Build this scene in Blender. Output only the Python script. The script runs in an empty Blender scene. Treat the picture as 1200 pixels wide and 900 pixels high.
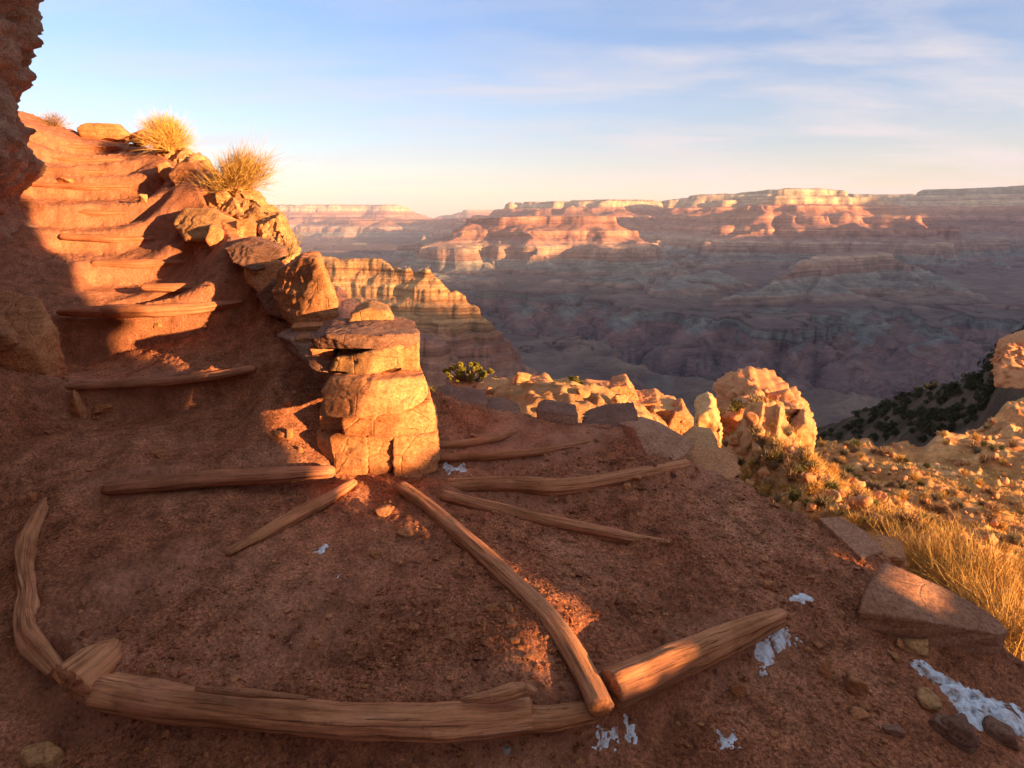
import bpy, bmesh, math, random
import numpy as np
from mathutils import Vector

rng = np.random.default_rng(11)
random.seed(5)
scene = bpy.context.scene
R = math.radians

# ------------------------------------------------------------------ camera, sky, sun, exposure
FPX, HOR, CAMZ = 700.0, 252.0, 1.55            # focal length in photo pixels, horizon row, eye height
PITCH = math.atan((450 - HOR) / FPX)
CP, SP = math.cos(PITCH), math.sin(PITCH)
cam = bpy.data.objects.new('camera', bpy.data.cameras.new('camera'))
scene.collection.objects.link(cam)
cam.location = (0, 0, CAMZ)
cam.rotation_euler = (math.pi / 2 - PITCH, 0, 0)
cam.data.sensor_width = 36.0
cam.data.lens = FPX / 1200 * 36
cam.data.clip_start, cam.data.clip_end = 0.05, 120000
scene.camera = cam

SUN_AZ, SUN_EL = 125.0, 7.5                     # clockwise from the view direction
TAN_EL = math.tan(R(SUN_EL))
SX, SY = math.sin(R(SUN_AZ)), math.cos(R(SUN_AZ))
UX, UY = -SY, SX                                # across the sun's direction

world = bpy.data.worlds.new('World')
scene.world = world
world.use_nodes = True
wn, wl = world.node_tree.nodes, world.node_tree.links
wn.clear()
sky = wn.new('ShaderNodeTexSky'); sky.sky_type = 'NISHITA'; sky.sun_disc = False
sky.sun_elevation = R(SUN_EL); sky.sun_rotation = R(SUN_AZ); sky.altitude = 1900
sky.air_density = 1.0; sky.dust_density = 1.4; sky.ozone_density = 1.6
bg = wn.new('ShaderNodeBackground'); bg.inputs['Strength'].default_value = 0.088
wo = wn.new('ShaderNodeOutputWorld')
tc = wn.new('ShaderNodeTexCoord')
sep = wn.new('ShaderNodeSeparateXYZ'); wl.new(tc.outputs['Generated'], sep.inputs[0])
# thin cirrus: the direction projected on a high flat layer, stretched by the wind
zc = wn.new('ShaderNodeMath'); zc.operation = 'MAXIMUM'; zc.inputs[1].default_value = 0.03
wl.new(sep.outputs['Z'], zc.inputs[0])
za = wn.new('ShaderNodeMath'); za.operation = 'ADD'; za.inputs[1].default_value = 0.088
wl.new(zc.outputs[0], za.inputs[0])
def div(a):
    d = wn.new('ShaderNodeMath'); d.operation = 'DIVIDE'
    wl.new(sep.outputs[a], d.inputs[0]); wl.new(za.outputs[0], d.inputs[1]); return d
cx, cy = div('X'), div('Y')
cmb = wn.new('ShaderNodeCombineXYZ'); wl.new(cx.outputs[0], cmb.inputs[0]); wl.new(cy.outputs[0], cmb.inputs[1])
def wnoise(scale, loc, rot, sc, detail=6, rough=0.6, dist=0.0):
    mp = wn.new('ShaderNodeMapping'); mp.inputs['Location'].default_value = loc
    mp.inputs['Rotation'].default_value = (0, 0, R(rot)); mp.inputs['Scale'].default_value = sc
    wl.new(cmb.outputs[0], mp.inputs[0])
    n = wn.new('ShaderNodeTexNoise'); n.inputs['Scale'].default_value = scale
    n.inputs['Detail'].default_value = detail; n.inputs['Roughness'].default_value = rough
    n.inputs['Distortion'].default_value = dist
    wl.new(mp.outputs[0], n.inputs['Vector']); return n
def wramp(fac, stops):
    r = wn.new('ShaderNodeValToRGB'); e = r.color_ramp.elements
    e[0].position, e[0].color = stops[0][0], (*[stops[0][1]] * 3, 1)
    e[1].position, e[1].color = stops[1][0], (*[stops[1][1]] * 3, 1)
    wl.new(fac, r.inputs[0]); return r
def wmath(op, a, b):
    m = wn.new('ShaderNodeMath'); m.operation = op
    for i, v in enumerate((a, b)):
        if isinstance(v, (int, float)): m.inputs[i].default_value = v
        else: wl.new(v, m.inputs[i])
    return m.outputs[0]
big = wramp(wnoise(0.55, (3.1, 0.7, 0), 12, (0.55, 1.0, 1), 3, .5).outputs['Fac'], ((.42, 0), (.68, 1)))
wisp = wramp(wnoise(1.6, (1.3, 4.2, 0), 20, (0.38, 1.25, 1), 9, .62, 0.5).outputs['Fac'], ((.40, 0), (.78, 1)))
streak = wramp(wnoise(2.2, (7.3, 1.2, 0), 4, (0.22, 1.6, 1), 7, .55, .3).outputs['Fac'], ((.46, 0), (.80, 1)))
cl = wmath('ADD', wmath('MULTIPLY', big.outputs[0], wisp.outputs[0]), wmath('MULTIPLY', streak.outputs[0], 0.14))
xr = wramp(sep.outputs['X'], ((.05, .35), (.52, 1.0)))
puff = wramp(wnoise(1.15, (2.2, 6.4, 0), 24, (0.6, 1.1, 1), 9, .60, 0.35).outputs['Fac'], ((.45, 0), (.72, 1)))
cl = wmath('ADD', wmath('MULTIPLY', cl, 0.9), wmath('MULTIPLY', wmath('MULTIPLY', puff.outputs[0], xr.outputs[0]), 1.0))
cl = wmath('MINIMUM', cl, 0.75)
SKYGAIN = (1.0, 1.0, 1.0, 1)
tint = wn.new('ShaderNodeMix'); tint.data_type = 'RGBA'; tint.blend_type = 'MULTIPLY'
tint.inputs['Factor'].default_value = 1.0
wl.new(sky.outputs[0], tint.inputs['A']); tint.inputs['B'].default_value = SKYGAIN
el = wn.new('ShaderNodeValToRGB'); er = el.color_ramp  # overhead sky, out of view, brightened and warmed as added fill light
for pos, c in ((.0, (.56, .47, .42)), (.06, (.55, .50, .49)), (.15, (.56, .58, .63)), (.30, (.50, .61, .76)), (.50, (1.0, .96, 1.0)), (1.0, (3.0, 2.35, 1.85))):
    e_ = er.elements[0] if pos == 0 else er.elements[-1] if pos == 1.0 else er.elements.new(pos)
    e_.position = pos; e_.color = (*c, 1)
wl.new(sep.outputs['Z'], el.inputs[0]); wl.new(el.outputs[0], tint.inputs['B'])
mixc = wn.new('ShaderNodeMix'); mixc.data_type = 'RGBA'
wl.new(cl, mixc.inputs['Factor']); wl.new(tint.outputs['Result'], mixc.inputs['A'])
mixc.inputs['B'].default_value = (1.9, 1.86, 1.98, 1)
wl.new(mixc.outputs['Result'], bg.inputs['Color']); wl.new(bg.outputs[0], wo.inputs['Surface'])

sun = bpy.data.objects.new('sun', bpy.data.lights.new('sun', 'SUN'))
scene.collection.objects.link(sun)
sun.data.energy = 5.0; sun.data.angle = R(0.5); sun.data.color = (1.0, 0.60, 0.27)
ce = math.cos(R(SUN_EL))
sun.rotation_euler = Vector((SX * ce, SY * ce, math.sin(R(SUN_EL)))).to_track_quat('Z', 'Y').to_euler()

vs = scene.view_settings
vs.view_transform = 'Standard'; vs.look = 'None'; vs.gamma = 1; vs.use_curve_mapping = False
vs.exposure = 2.25
cy_ = scene.cycles
cy_.use_denoising = True; cy_.max_bounces = 5; cy_.diffuse_bounces = 3; cy_.volume_bounces = 0
cy_.use_adaptive_sampling = True
try: cy_.denoiser = 'OPENIMAGEDENOISE'
except Exception: pass

# ------------------------------------------------------------------ helpers
def P(px, py, Y):
    """world point seen at photo pixel (px, py) at forward distance Y"""
    x, y = (px - 600) / FPX, -(py - 450) / FPX
    t = Y / (CP + y * SP)
    return np.array([x * t, Y, CAMZ + (-SP + y * CP) * t])
def PZ(px, py, z):
    x, y = (px - 600) / FPX, -(py - 450) / FPX
    dz = -SP + y * CP
    t = (z - CAMZ) / dz
    return np.array([x * t, (CP + y * SP) * t, z])

def _hash(ix, iy, iz, seed):
    h = (ix * np.uint32(374761393) + iy * np.uint32(668265263) + iz * np.uint32(2147483647 ^ 0x5bd1e995) + np.uint32(seed * 974711 + 13))
    h = (h ^ (h >> np.uint32(13))) * np.uint32(1274126177)
    h = (h ^ (h >> np.uint32(15))) * np.uint32(2246822519)
    return ((h ^ (h >> np.uint32(16))) & np.uint32(0xffff)).astype(np.float32) / 32767.5 - 1.0
def vnoise(p, seed=0):
    p = np.asarray(p, dtype=np.float64)
    f0 = np.floor(p); f = (p - f0).astype(np.float32)
    i = f0.astype(np.int64).astype(np.uint32)
    w = f * f * f * (f * (f * 6 - 15) + 10)
    one = np.uint32(1)
    ix, iy, iz = i[:, 0], i[:, 1], i[:, 2]
    wx, wy, wz = w[:, 0], w[:, 1], w[:, 2]
    def L(a, b, t): return a + (b - a) * t
    with np.errstate(over='ignore'):
        a = L(_hash(ix, iy, iz, seed), _hash(ix + one, iy, iz, seed), wx)
        b = L(_hash(ix, iy + one, iz, seed), _hash(ix + one, iy + one, iz, seed), wx)
        c = L(_hash(ix, iy, iz + one, seed), _hash(ix + one, iy, iz + one, seed), wx)
        d = L(_hash(ix, iy + one, iz + one, seed), _hash(ix + one, iy + one, iz + one, seed), wx)
    return L(L(a, b, wy), L(c, d, wy), wz)
def vnoise2(x, y, seed=0):
    p = np.empty((len(x), 2)); p[:, 0] = x; p[:, 1] = y
    f0 = np.floor(p); f = (p - f0).astype(np.float32)
    i = f0.astype(np.int64).astype(np.uint32); w = f * f * f * (f * (f * 6 - 15) + 10)
    one = np.uint32(1); z = np.uint32(7); ix, iy = i[:, 0], i[:, 1]
    with np.errstate(over='ignore'):
        a = _hash(ix, iy, z, seed); b = _hash(ix + one, iy, z, seed)
        c = _hash(ix, iy + one, z, seed); d = _hash(ix + one, iy + one, z, seed)
    a = a + (b - a) * w[:, 0]; c = c + (d - c) * w[:, 0]
    return a + (c - a) * w[:, 1]
def fbm2(x, y, oct=4, seed=0, gain=.5):
    r = np.zeros(len(x), np.float32); a = 1.0; f = 1.0
    for k in range(oct):
        r += a * vnoise2(x * f + 17.3 * k, y * f - 9.1 * k, seed + k); a *= gain; f *= 2.03
    return r
def ridge2(x, y, oct=4, seed=0, gain=.5):
    r = np.zeros(len(x), np.float32); a = 1.0; f = 1.0
    for k in range(oct):
        r += a * (1 - np.abs(vnoise2(x * f + 5.3 * k, y * f + 3.1 * k, seed + k)) * 2); a *= gain; f *= 2.03
    return r
def fbm3(p, oct=4, seed=0, gain=.5):
    r = np.zeros(len(p), np.float32); a = 1.0; f = 1.0
    for k in range(oct):
        r += a * vnoise(p * f + 11.7 * k, seed + k); a *= gain; f *= 2.03
    return r
def sstep(a, b, x):
    t = np.clip((x - a) / (b - a), 0, 1); return t * t * (3 - 2 * t)

def info(o, label=None, cat=None, group=None, kind=None):
    if label: o['label'] = label
    if cat: o['category'] = cat
    if group: o['group'] = group
    if kind: o['kind'] = kind
    return o
def mesh_data(name, V, F, mat, smooth=True, uv=None, col=None):
    V = np.ascontiguousarray(V, dtype=np.float32)
    me = bpy.data.meshes.new(name)
    groups = F if isinstance(F, list) else [F]
    groups = [np.asarray(g, dtype=np.int32) for g in groups if len(g)]
    me.vertices.add(len(V)); me.vertices.foreach_set('co', V.ravel())
    nl = sum(g.size for g in groups); nf = sum(len(g) for g in groups)
    me.loops.add(nl); me.polygons.add(nf)
    li = np.concatenate([g.ravel() for g in groups])
    tot = np.concatenate([np.full(len(g), g.shape[1], np.int32) for g in groups])
    st = np.concatenate([[0], np.cumsum(tot)[:-1]]).astype(np.int32)
    me.loops.foreach_set('vertex_index', li)
    me.polygons.foreach_set('loop_start', st); me.polygons.foreach_set('loop_total', tot)
    me.polygons.foreach_set('use_smooth', np.full(nf, smooth, bool))
    if uv is not None:
        ul = me.uv_layers.new(name='uv'); ul.data.foreach_set('uv', np.asarray(uv, np.float32)[li].ravel())
    if col is not None:
        ca = me.color_attributes.new('col', 'FLOAT_COLOR', 'POINT')
        c4 = np.ones((len(V), 4), np.float32); c4[:, :3] = col
        ca.data.foreach_set('color', c4.ravel())
    me.update(calc_edges=True); me.validate()
    if mat: me.materials.append(mat)
    return me
def obj(name, V, F, mat, parent=None, origin=None, **kw):
    """ONE mesh object; its origin sits at the middle of its base unless given"""
    V = np.asarray(V, dtype=np.float64)
    if parent is not None: origin = np.array(parent.location)
    if origin is None:
        origin = np.array([(V[:, 0].min() + V[:, 0].max()) / 2, (V[:, 1].min() + V[:, 1].max()) / 2, V[:, 2].min()])
    o = bpy.data.objects.new(name, mesh_data(name, V - origin, F, mat, **kw))
    scene.collection.objects.link(o)
    if parent is not None: o.parent = parent
    else: o.location = origin
    return o
def grid_faces(nr, nc):
    a = np.arange(nr * nc).reshape(nr, nc)
    return np.stack([a[:-1, :-1], a[:-1, 1:], a[1:, 1:], a[1:, :-1]], -1).reshape(-1, 4)

# ------------------------------------------------------------------ materials
class M:
    def __init__(s, name, rough=1.0, spec=0.15):
        s.m = bpy.data.materials.new(name); s.m.use_nodes = True
        s.n, s.l = s.m.node_tree.nodes, s.m.node_tree.links
        s.b = s.n['Principled BSDF']
        s.b.inputs['Roughness'].default_value = rough; s.b.inputs['Specular IOR Level'].default_value = spec
        s.tc = s.n.new('ShaderNodeTexCoord')
    def vec(s, scale=(1, 1, 1), src='Object'):
        mp = s.n.new('ShaderNodeMapping'); mp.inputs['Scale'].default_value = scale
        s.l.new(s.tc.outputs[src], mp.inputs[0]); return mp.outputs[0]
    def noise(s, scale, detail=5, rough=.6, vec=None, dist=0):
        n = s.n.new('ShaderNodeTexNoise'); n.inputs['Scale'].default_value = scale
        n.inputs['Detail'].default_value = detail; n.inputs['Roughness'].default_value = rough
        n.inputs['Distortion'].default_value = dist
        s.l.new(vec if vec is not None else s.tc.outputs['Object'], n.inputs['Vector']); return n.outputs['Fac']
    def voro(s, scale, feature='F1', vec=None):
        n = s.n.new('ShaderNodeTexVoronoi'); n.inputs['Scale'].default_value = scale; n.feature = feature
        s.l.new(vec if vec is not None else s.tc.outputs['Object'], n.inputs['Vector']); return n.outputs['Distance']
    def ramp(s, fac, stops):
        r = s.n.new('ShaderNodeValToRGB'); e = r.color_ramp.elements
        while len(e) < len(stops): e.new(0.5)
        for el, (p, c) in zip(e, stops):
            el.position = p; el.color = (*c, 1) if isinstance(c, tuple) else (c, c, c, 1)
        s.l.new(fac, r.inputs[0]); return r.outputs[0]
    def mix(s, fac, a, b, mode='MIX'):
        x = s.n.new('ShaderNodeMix'); x.data_type = 'RGBA'; x.blend_type = mode
        for k, v in (('Factor', fac), ('A', a), ('B', b)):
            if isinstance(v, tuple): x.inputs[k].default_value = (*v, 1)
            elif isinstance(v, (int, float)): x.inputs[k].default_value = v
            else: s.l.new(v, x.inputs[k])
        return x.outputs['Result']
    def math(s, op, a, b=0.0):
        x = s.n.new('ShaderNodeMath'); x.operation = op
        for i, v in enumerate((a, b)):
            if isinstance(v, (int, float)): x.inputs[i].default_value = v
            else: s.l.new(v, x.inputs[i])
        return x.outputs[0]
    def attr(s, name):
        a = s.n.new('ShaderNodeAttribute'); a.attribute_name = name; return a.outputs['Color']
    def rand(s):
        return s.n.new('ShaderNodeObjectInfo').outputs['Random']
    def color(s, c): 
        if isinstance(c, tuple): s.b.inputs['Base Color'].default_value = (*c, 1)
        else: s.l.new(c, s.b.inputs['Base Color'])
        return s
    def bump(s, h, dist, strength=1.0, prev=None):
        b = s.n.new('ShaderNodeBump'); b.inputs['Distance'].default_value = dist; b.inputs['Strength'].default_value = strength
        s.l.new(h, b.inputs['Height'])
        if prev is not None: s.l.new(prev, b.inputs['Normal'])
        s.l.new(b.outputs[0], s.b.inputs['Normal']); return b.outputs[0]

def dirt_material():
    m = M('red_dirt')
    a = m.noise(1.1, 5, .6); b = m.noise(9, 6, .7); c = m.noise(70, 4, .7)
    base = m.ramp(a, [(.3, (.31, .094, .038)), (.5, (.46, .155, .068)), (.7, (.58, .235, .115))])
    fine = m.ramp(b, [(.32, (.46, .43, .40)), (.52, (1, 1, 1)), (.70, (1.38, 1.42, 1.42))])
    grit = m.mix(1.0, m.ramp(c, [(.36, (.45, .42, .40)), (.5, (1, 1, 1)), (.66, (1.45, 1.55, 1.6))]), m.ramp(m.noise(210, 3, .7), [(.36, (.6, .58, .56)), (.5, (1, 1, 1)), (.66, (1.4, 1.45, 1.5))]), 'MULTIPLY')
    col = m.mix(1.0, m.mix(1.0, base, fine, 'MULTIPLY'), grit, 'MULTIPLY')
    # packed dust, paler, where feet have worn the tread (vertex mask) 
    dust = m.attr('col')
    col = m.mix(m.math('MULTIPLY', dust, .75), col, m.mix(.5, (.54, .225, .125), m.mix(1, (.54, .225, .125), fine, 'MULTIPLY')))
    m.color(col)
    n0 = m.bump(m.noise(14, 5, .7), .03, .8)
    n1 = m.bump(m.noise(38, 6, .74), .022, 1.0, n0)
    n2 = m.bump(m.voro(85), .006, .55, n1)
    m.bump(m.noise(260, 3, .7), .0022, .8, n2)
    return m.m
def rock_material(name, c0, c1, c2, strata=18, bump=.012):
    m = M(name, .9, .2)
    v = m.vec((1.2, 1.2, strata))
    s1 = m.noise(1.0, 4, .6, v, .4); a = m.noise(2.4, 9, .72); f = m.noise(60, 6, .78)
    col = m.ramp(m.math('ADD', m.math('MULTIPLY', s1, .5), m.math('MULTIPLY', a, .5)), [(.36, c0), (.5, c1), (.64, c2)])
    col = m.mix(1.0, col, m.ramp(f, [(.36, (.5, .47, .45)), (.52, (1, 1, 1)), (.68, (1.35, 1.35, 1.32))]), 'MULTIPLY')
    stain = m.ramp(m.noise(6.5, 6, .7, m.vec((1, 1, .45))), [(.52, 0.0), (.68, 1.0)])
    col = m.mix(m.math('MULTIPLY', stain, .32), col, (.17, .07, .038))
    r = m.rand()
    col = m.mix(1.0, col, m.ramp(r, [(0, (.82, .80, .78)), (1, (1.15, 1.12, 1.1))]), 'MULTIPLY')
    m.color(col)
    n1 = m.bump(m.noise(22, 9, .78), bump * 1.1, .9)
    n2 = m.bump(m.noise(1.0, 3, .6, m.vec((2, 2, 42)), .3), bump * .6, .6, n1)
    cr = m.ramp(m.voro(4.5, 'DISTANCE_TO_EDGE', m.vec((1, 1, 1.6))), [(0, 0.0), (.03, 1.0)])
    n3 = m.bump(cr, bump * .9, .5, n2)
    m.bump(m.noise(120, 4, .75), .0025, .8, n3)
    return m.m
def log_material(name='weathered_log', caked=.85):
    m = M(name, .95, .15)
    v = m.vec((1.2, 9, 1), 'UV'); v2 = m.vec((3.0, 40, 1), 'UV')
    a = m.noise(1.0, 6, .65, v, .6); g = m.noise(1.5, 5, .7, v2, .8); d = m.noise(5, 5, .65)
    col = m.ramp(a, [(.3, (.42, .150, .062)), (.5, (.60, .240, .102)), (.72, (.72, .335, .16))])
    col = m.mix(1.0, col, m.ramp(g, [(.30, (.55, .5, .46)), (.5, (1, 1, 1)), (.75, (1.2, 1.2, 1.2))]), 'MULTIPLY')
    col = m.mix(m.ramp(d, [(.48 if caked < .9 else .25, 0.0), (.66 if caked < .9 else .5, caked)]), col, (.50, .185, .09))       # red dust caked on
    m.color(col)
    crk = m.ramp(m.noise(1.0, 4, .6, m.vec((1.6, 70, 1), 'UV'), 1.2), [(.60, 0.0), (.66, 1.0)])
    pit = m.ramp(m.noise(16, 4, .7), [(.60, 0.0), (.70, 1.0)])
    col = m.mix(m.math('MULTIPLY', crk, .5), col, (.12, .045, .025)); col = m.mix(m.math('MULTIPLY', pit, .4), col, (.16, .06, .032))
    col = m.mix(1.0, col, m.ramp(m.noise(2.6, 5, .6), [(.34, (.62, .58, .55)), (.5, (1, 1, 1)), (.66, (1.25, 1.28, 1.3))]), 'MULTIPLY')
    m.color(col)
    n0 = m.bump(m.math('SUBTRACT', 1.0, crk), .008, .9)
    n1 = m.bump(g, .009, 1.0, n0); n2 = m.bump(a, .018, .9, n1)
    m.bump(m.noise(110, 4, .7), .002, .8, n2)
    return m.m
def flat_material(name, c, var=.25, scale=12, rough=.9):
    m = M(name, rough)
    f = m.ramp(m.noise(scale, 4, .6), [(.3, (1 - var,) * 3), (.7, (1 + var,) * 3)])
    r = m.ramp(m.rand(), [(0, (.75, .75, .72)), (1, (1.25, 1.2, 1.1))])
    m.color(m.mix(1.0, m.mix(1.0, c, f, 'MULTIPLY'), r, 'MULTIPLY')); return m.m
def snow_material():
    m = M('old_snow', .6, .3)
    f = m.noise(22, 6, .75)
    m.color(m.ramp(f, [(.36, (.36, .17, .10)), (.45, (.60, .55, .53)), (.56, (.80, .80, .82))]))
    n = m.bump(m.noise(30, 6, .75), .012, .9); m.bump(m.noise(170, 3, .7), .003, .8, n)
    return m.m
def attr_material(name, scale, bumpd, var=.3):
    m = M(name, 1.0, .05)
    f = m.ramp(m.noise(scale, 8, .65), [(.3, (1 - var,) * 3), (.7, (1 + var,) * 3)])
    m.color(m.mix(1.0, m.attr('col'), f, 'MULTIPLY'))
    n = m.bump(m.noise(scale * 2.5, 9, .7), bumpd, .8)
    return m.m

MAT_DIRT = dirt_material()
MAT_ROCK = rock_material('red_sandstone', (.38, .140, .052), (.54, .215, .085), (.61, .29, .125))
MAT_PALE = rock_material('golden_sandstone', (.38, .17, .066), (.54, .265, .105), (.62, .34, .15), 10)
MAT_DARK = rock_material('dark_sandstone', (.17, .075, .045), (.27, .125, .075), (.38, .20, .12), 26)
MAT_SLAB = rock_material('dusty_grey_slab', (.33, .135, .068), (.45, .205, .11), (.52, .27, .155), 26)
MAT_CLIFF = rock_material('cliff_sandstone', (.24, .105, .06), (.37, .19, .115), (.50, .30, .19), 6, .03)
MAT_LOG = log_material()
MAT_DUSTLOG = log_material('dust_caked_log', .95)
MAT_SNOW = snow_material()
MAT_STRAW = flat_material('dry_straw', (.52, .295, .085), .2, 8)
MAT_TWIG = flat_material('dead_twigs', (.30, .17, .085), .25, 8)
MAT_GREY = flat_material('grey_scrub', (.22, .16, .09), .3, 8)
MAT_OLIVE = flat_material('olive_leaves', (.13, .115, .035), .3, 10)
MAT_JUNI = flat_material('juniper_leaves', (.21, .175, .03), .35, 10)
MAT_DARKBUSH = flat_material('dark_evergreen', (.055, .05, .025), .3, 2)
MAT_BARK = flat_material('grey_bark', (.22, .14, .09), .3, 20)
MAT_METAL = M('dull_metal', .5, .5).color((.30, .26, .22)).m
MAT_HILL = attr_material('hillside_earth', 2.2, .12, .35)
MAT_CANYON = attr_material('canyon_rock', .012, 14, .22)

# ------------------------------------------------------------------ terrain: smooth sheet through known points
class Sheet:
    def __init__(s, pts, lam=1e-3):
        s.p = np.array(pts, float); n = len(s.p)
        K = s.k(s.p[:, :2], s.p[:, :2]) + np.eye(n) * lam
        Q = np.c_[np.ones(n), s.p[:, :2]]
        A = np.block([[K, Q], [Q.T, np.zeros((3, 3))]])
        s.w = np.linalg.solve(A, np.r_[s.p[:, 2], 0, 0, 0])
    @staticmethod
    def k(a, b):
        d2 = ((a[:, None, :] - b[None]) ** 2).sum(-1)
        return np.where(d2 > 1e-12, .5 * d2 * np.log(np.maximum(d2, 1e-12)), 0)
    def __call__(s, x, y):
        out = np.empty(len(x)); n = len(s.p)
        for i in range(0, len(x), 60000):
            q = np.c_[x[i:i + 60000], y[i:i + 60000]]
            out[i:i + 60000] = s.k(q, s.p[:, :2]) @ s.w[:n] + s.w[n] + q @ s.w[n + 1:]
        return out
def near_poly(x, y, pl):
    """distance to a polyline, and the line's z there"""
    best = np.full(len(x), 1e18); zz = np.zeros(len(x))
    for a, b in zip(pl[:-1], pl[1:]):
        d = b[:2] - a[:2]; L = max(d @ d, 1e-9)
        t = np.clip(((x - a[0]) * d[0] + (y - a[1]) * d[1]) / L, 0, 1)
        q = (x - a[0] - t * d[0]) ** 2 + (y - a[1] - t * d[1]) ** 2
        m = q < best; best = np.where(m, q, best); zz = np.where(m, a[2] + t * (b[2] - a[2]), zz)
    return np.sqrt(best), zz
def inside(x, y, poly):
    r = np.zeros(len(x), bool); n = len(poly)
    for i in range(n):
        x1, y1 = poly[i][:2]; x2, y2 = poly[(i + 1) % n][:2]
        c = ((y1 > y) != (y2 > y)) & (x < (x2 - x1) * (y - y1) / (y2 - y1 + 1e-12) + x1)
        r ^= c
    return r
def W(*a): return np.array(a, float)

G = [PZ(100, 890, -.14), PZ(400, 890, -.14), PZ(700, 890, -.15), PZ(1000, 890, -.24), PZ(1190, 880, -.36),
     W(0, 0, -.16), W(-2, 0, -.12), W(2, 0, -.4), W(-2.2, 1.0, -.12), W(3, .8, -.7), W(0, -5, -.2), W(-5, -5, .2), W(4, -5, -.9), W(-6, 0, 1.2), W(-5, 2.4, 1.5),
     PZ(90, 850, -.13), PZ(330, 862, -.13), PZ(560, 866, -.13), PZ(720, 860, -.14), PZ(830, 815, -.16), PZ(930, 735, -.17),
     PZ(200, 740, .0), PZ(400, 740, -.01), PZ(560, 770, -.01), PZ(300, 630, .02), PZ(450, 630, .02), PZ(150, 630, .04), PZ(100, 700, .02), PZ(640, 780, -.01),
     PZ(700, 700, -.03), PZ(650, 620, -.01), PZ(800, 700, -.06), PZ(850, 630, -.05), PZ(950, 680, -.11), PZ(1000, 760, -.2), PZ(1100, 800, -.3),
     PZ(1180, 800, -.40), PZ(1000, 630, -.13), PZ(815, 555, .04), PZ(880, 590, -.02), PZ(950, 625, -.08), PZ(1100, 720, -.24),
     PZ(560, 600, .02), PZ(600, 552, .08), PZ(700, 545, .09), PZ(760, 565, .06), PZ(600, 512, .13), PZ(560, 502, .14), PZ(690, 514, .13), PZ(760, 530, .11), PZ(650, 506, .14),
     PZ(10, 880, -.12), PZ(10, 720, -.04), P(0, 620, 2.78), P(60, 575, 3.0), P(20, 500, 3.5), P(0, 430, 4.05), P(60, 430, 4.3), P(-80, 520, 3.2), P(-80, 700, 2.25), PZ(70, 640, .03), PZ(75, 720, .01),
     PZ(260, 548, .11), PZ(380, 540, .08), PZ(250, 500, .22), PZ(150, 510, .24),
     P(190, 440, 4.3), P(100, 447, 4.2), P(280, 432, 4.25), P(170, 356, 5.2), P(225, 330, 5.6), P(180, 300, 6.1), P(140, 273, 6.6), P(120, 243, 7.1), P(110, 212, 7.7),
     P(95, 195, 8.2), P(90, 183, 8.7), P(90, 167, 9.2), P(90, 156, 10), P(330, 500, 3.62), P(340, 470, 3.85), P(320, 420, 4.4), P(290, 370, 5.0), P(278, 330, 5.25), P(258, 296, 5.6), P(232, 300, 5.9),
     P(244, 262, 6.1), P(225, 260, 6.55), P(216, 222, 7.0), P(198, 217, 7.4), P(180, 184, 8.4), P(160, 181, 8.75), P(75, 400, 4.8), P(60, 345, 5.4), P(60, 300, 6.0), P(50, 262, 6.7), P(45, 222, 7.4), P(40, 190, 8.3),
     W(-7, 12, 3.15), W(-4.6, 12, 2.95), W(-9, 13, 3.4), W(-7.5, 9, 3.0)]
BASE = Sheet(G, 2e-3)
EDGE = [W(-14, 11.2, 3), W(-8, 10.4, 3), P(110, 150, 10.0), P(160, 160, 9.5), P(182, 176, 8.7), P(222, 205, 7.2), P(250, 240, 6.35), P(272, 278, 5.7), P(300, 315, 5.2), P(352, 372, 4.6), P(400, 410, 4.3), P(490, 445, 4.0), PZ(505, 484, .14), PZ(560, 492, .14),
        PZ(620, 499, .14), PZ(680, 503, .13), PZ(740, 507, .12), PZ(790, 535, .08), PZ(815, 546, .06), PZ(862, 562, .0), PZ(950, 612, -.09), PZ(1032, 652, -.15), PZ(1188, 782, -.42),
        W(2.55, 1.4, -.55), W(3.4, -.5, -.8), W(4.5, -6, -1)]
EPOLY = EDGE + [W(-14, -6, 0)]
def resample(pl, step):
    out = []
    for a, b in zip(pl[:-1], pl[1:]):
        n = max(1, int(np.linalg.norm(b[:2] - a[:2]) / step))
        for k in range(n): out.append(a + (b - a) * k / n)
    return np.array(out + [pl[-1]])
ES = resample(EDGE, .08)
ES[:, 2] = BASE(ES[:, 0], ES[:, 1])

# the log lines that hold the treads: (points, height of the step, how far along it fades)
STEPS = [
    ([PZ(120, 566, .12), PZ(260, 553, .12), PZ(380, 546, .10)], .10),
    ([P(70, 447, 4.15), P(200, 440, 4.3), P(295, 428, 4.35)], .16),
    ([P(65, 360, 5.1), P(160, 357, 5.2), P(285, 352, 5.3)], .20),
    ([P(150, 332, 5.5), P(270, 328, 5.7)], .14),
    ([P(110, 303, 6.0), P(225, 300, 6.15)], .17),
    ([P(70, 272, 6.6), P(200, 275, 6.7)], .18),
    ([P(50, 243, 7.1), P(190, 245, 7.2)], .19),
    ([P(35, 212, 7.7), P(185, 214, 7.8)], .19),
    ([P(35, 195, 8.2), P(165, 198, 8.3)], .18),
    ([P(33, 182, 8.7), P(150, 184, 8.8)], .17),
    ([P(33, 167, 9.2), P(140, 168, 9.3)], .17),
    ([PZ(515, 572, .06), PZ(650, 570, .07), PZ(830, 552, .05)], .07),
    ([PZ(505, 533, .13), PZ(620, 527, .13), PZ(700, 515, .13)], .06),
    ([PZ(505, 520, .15), PZ(570, 514, .15), PZ(610, 504, .15)], .05),
]
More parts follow.
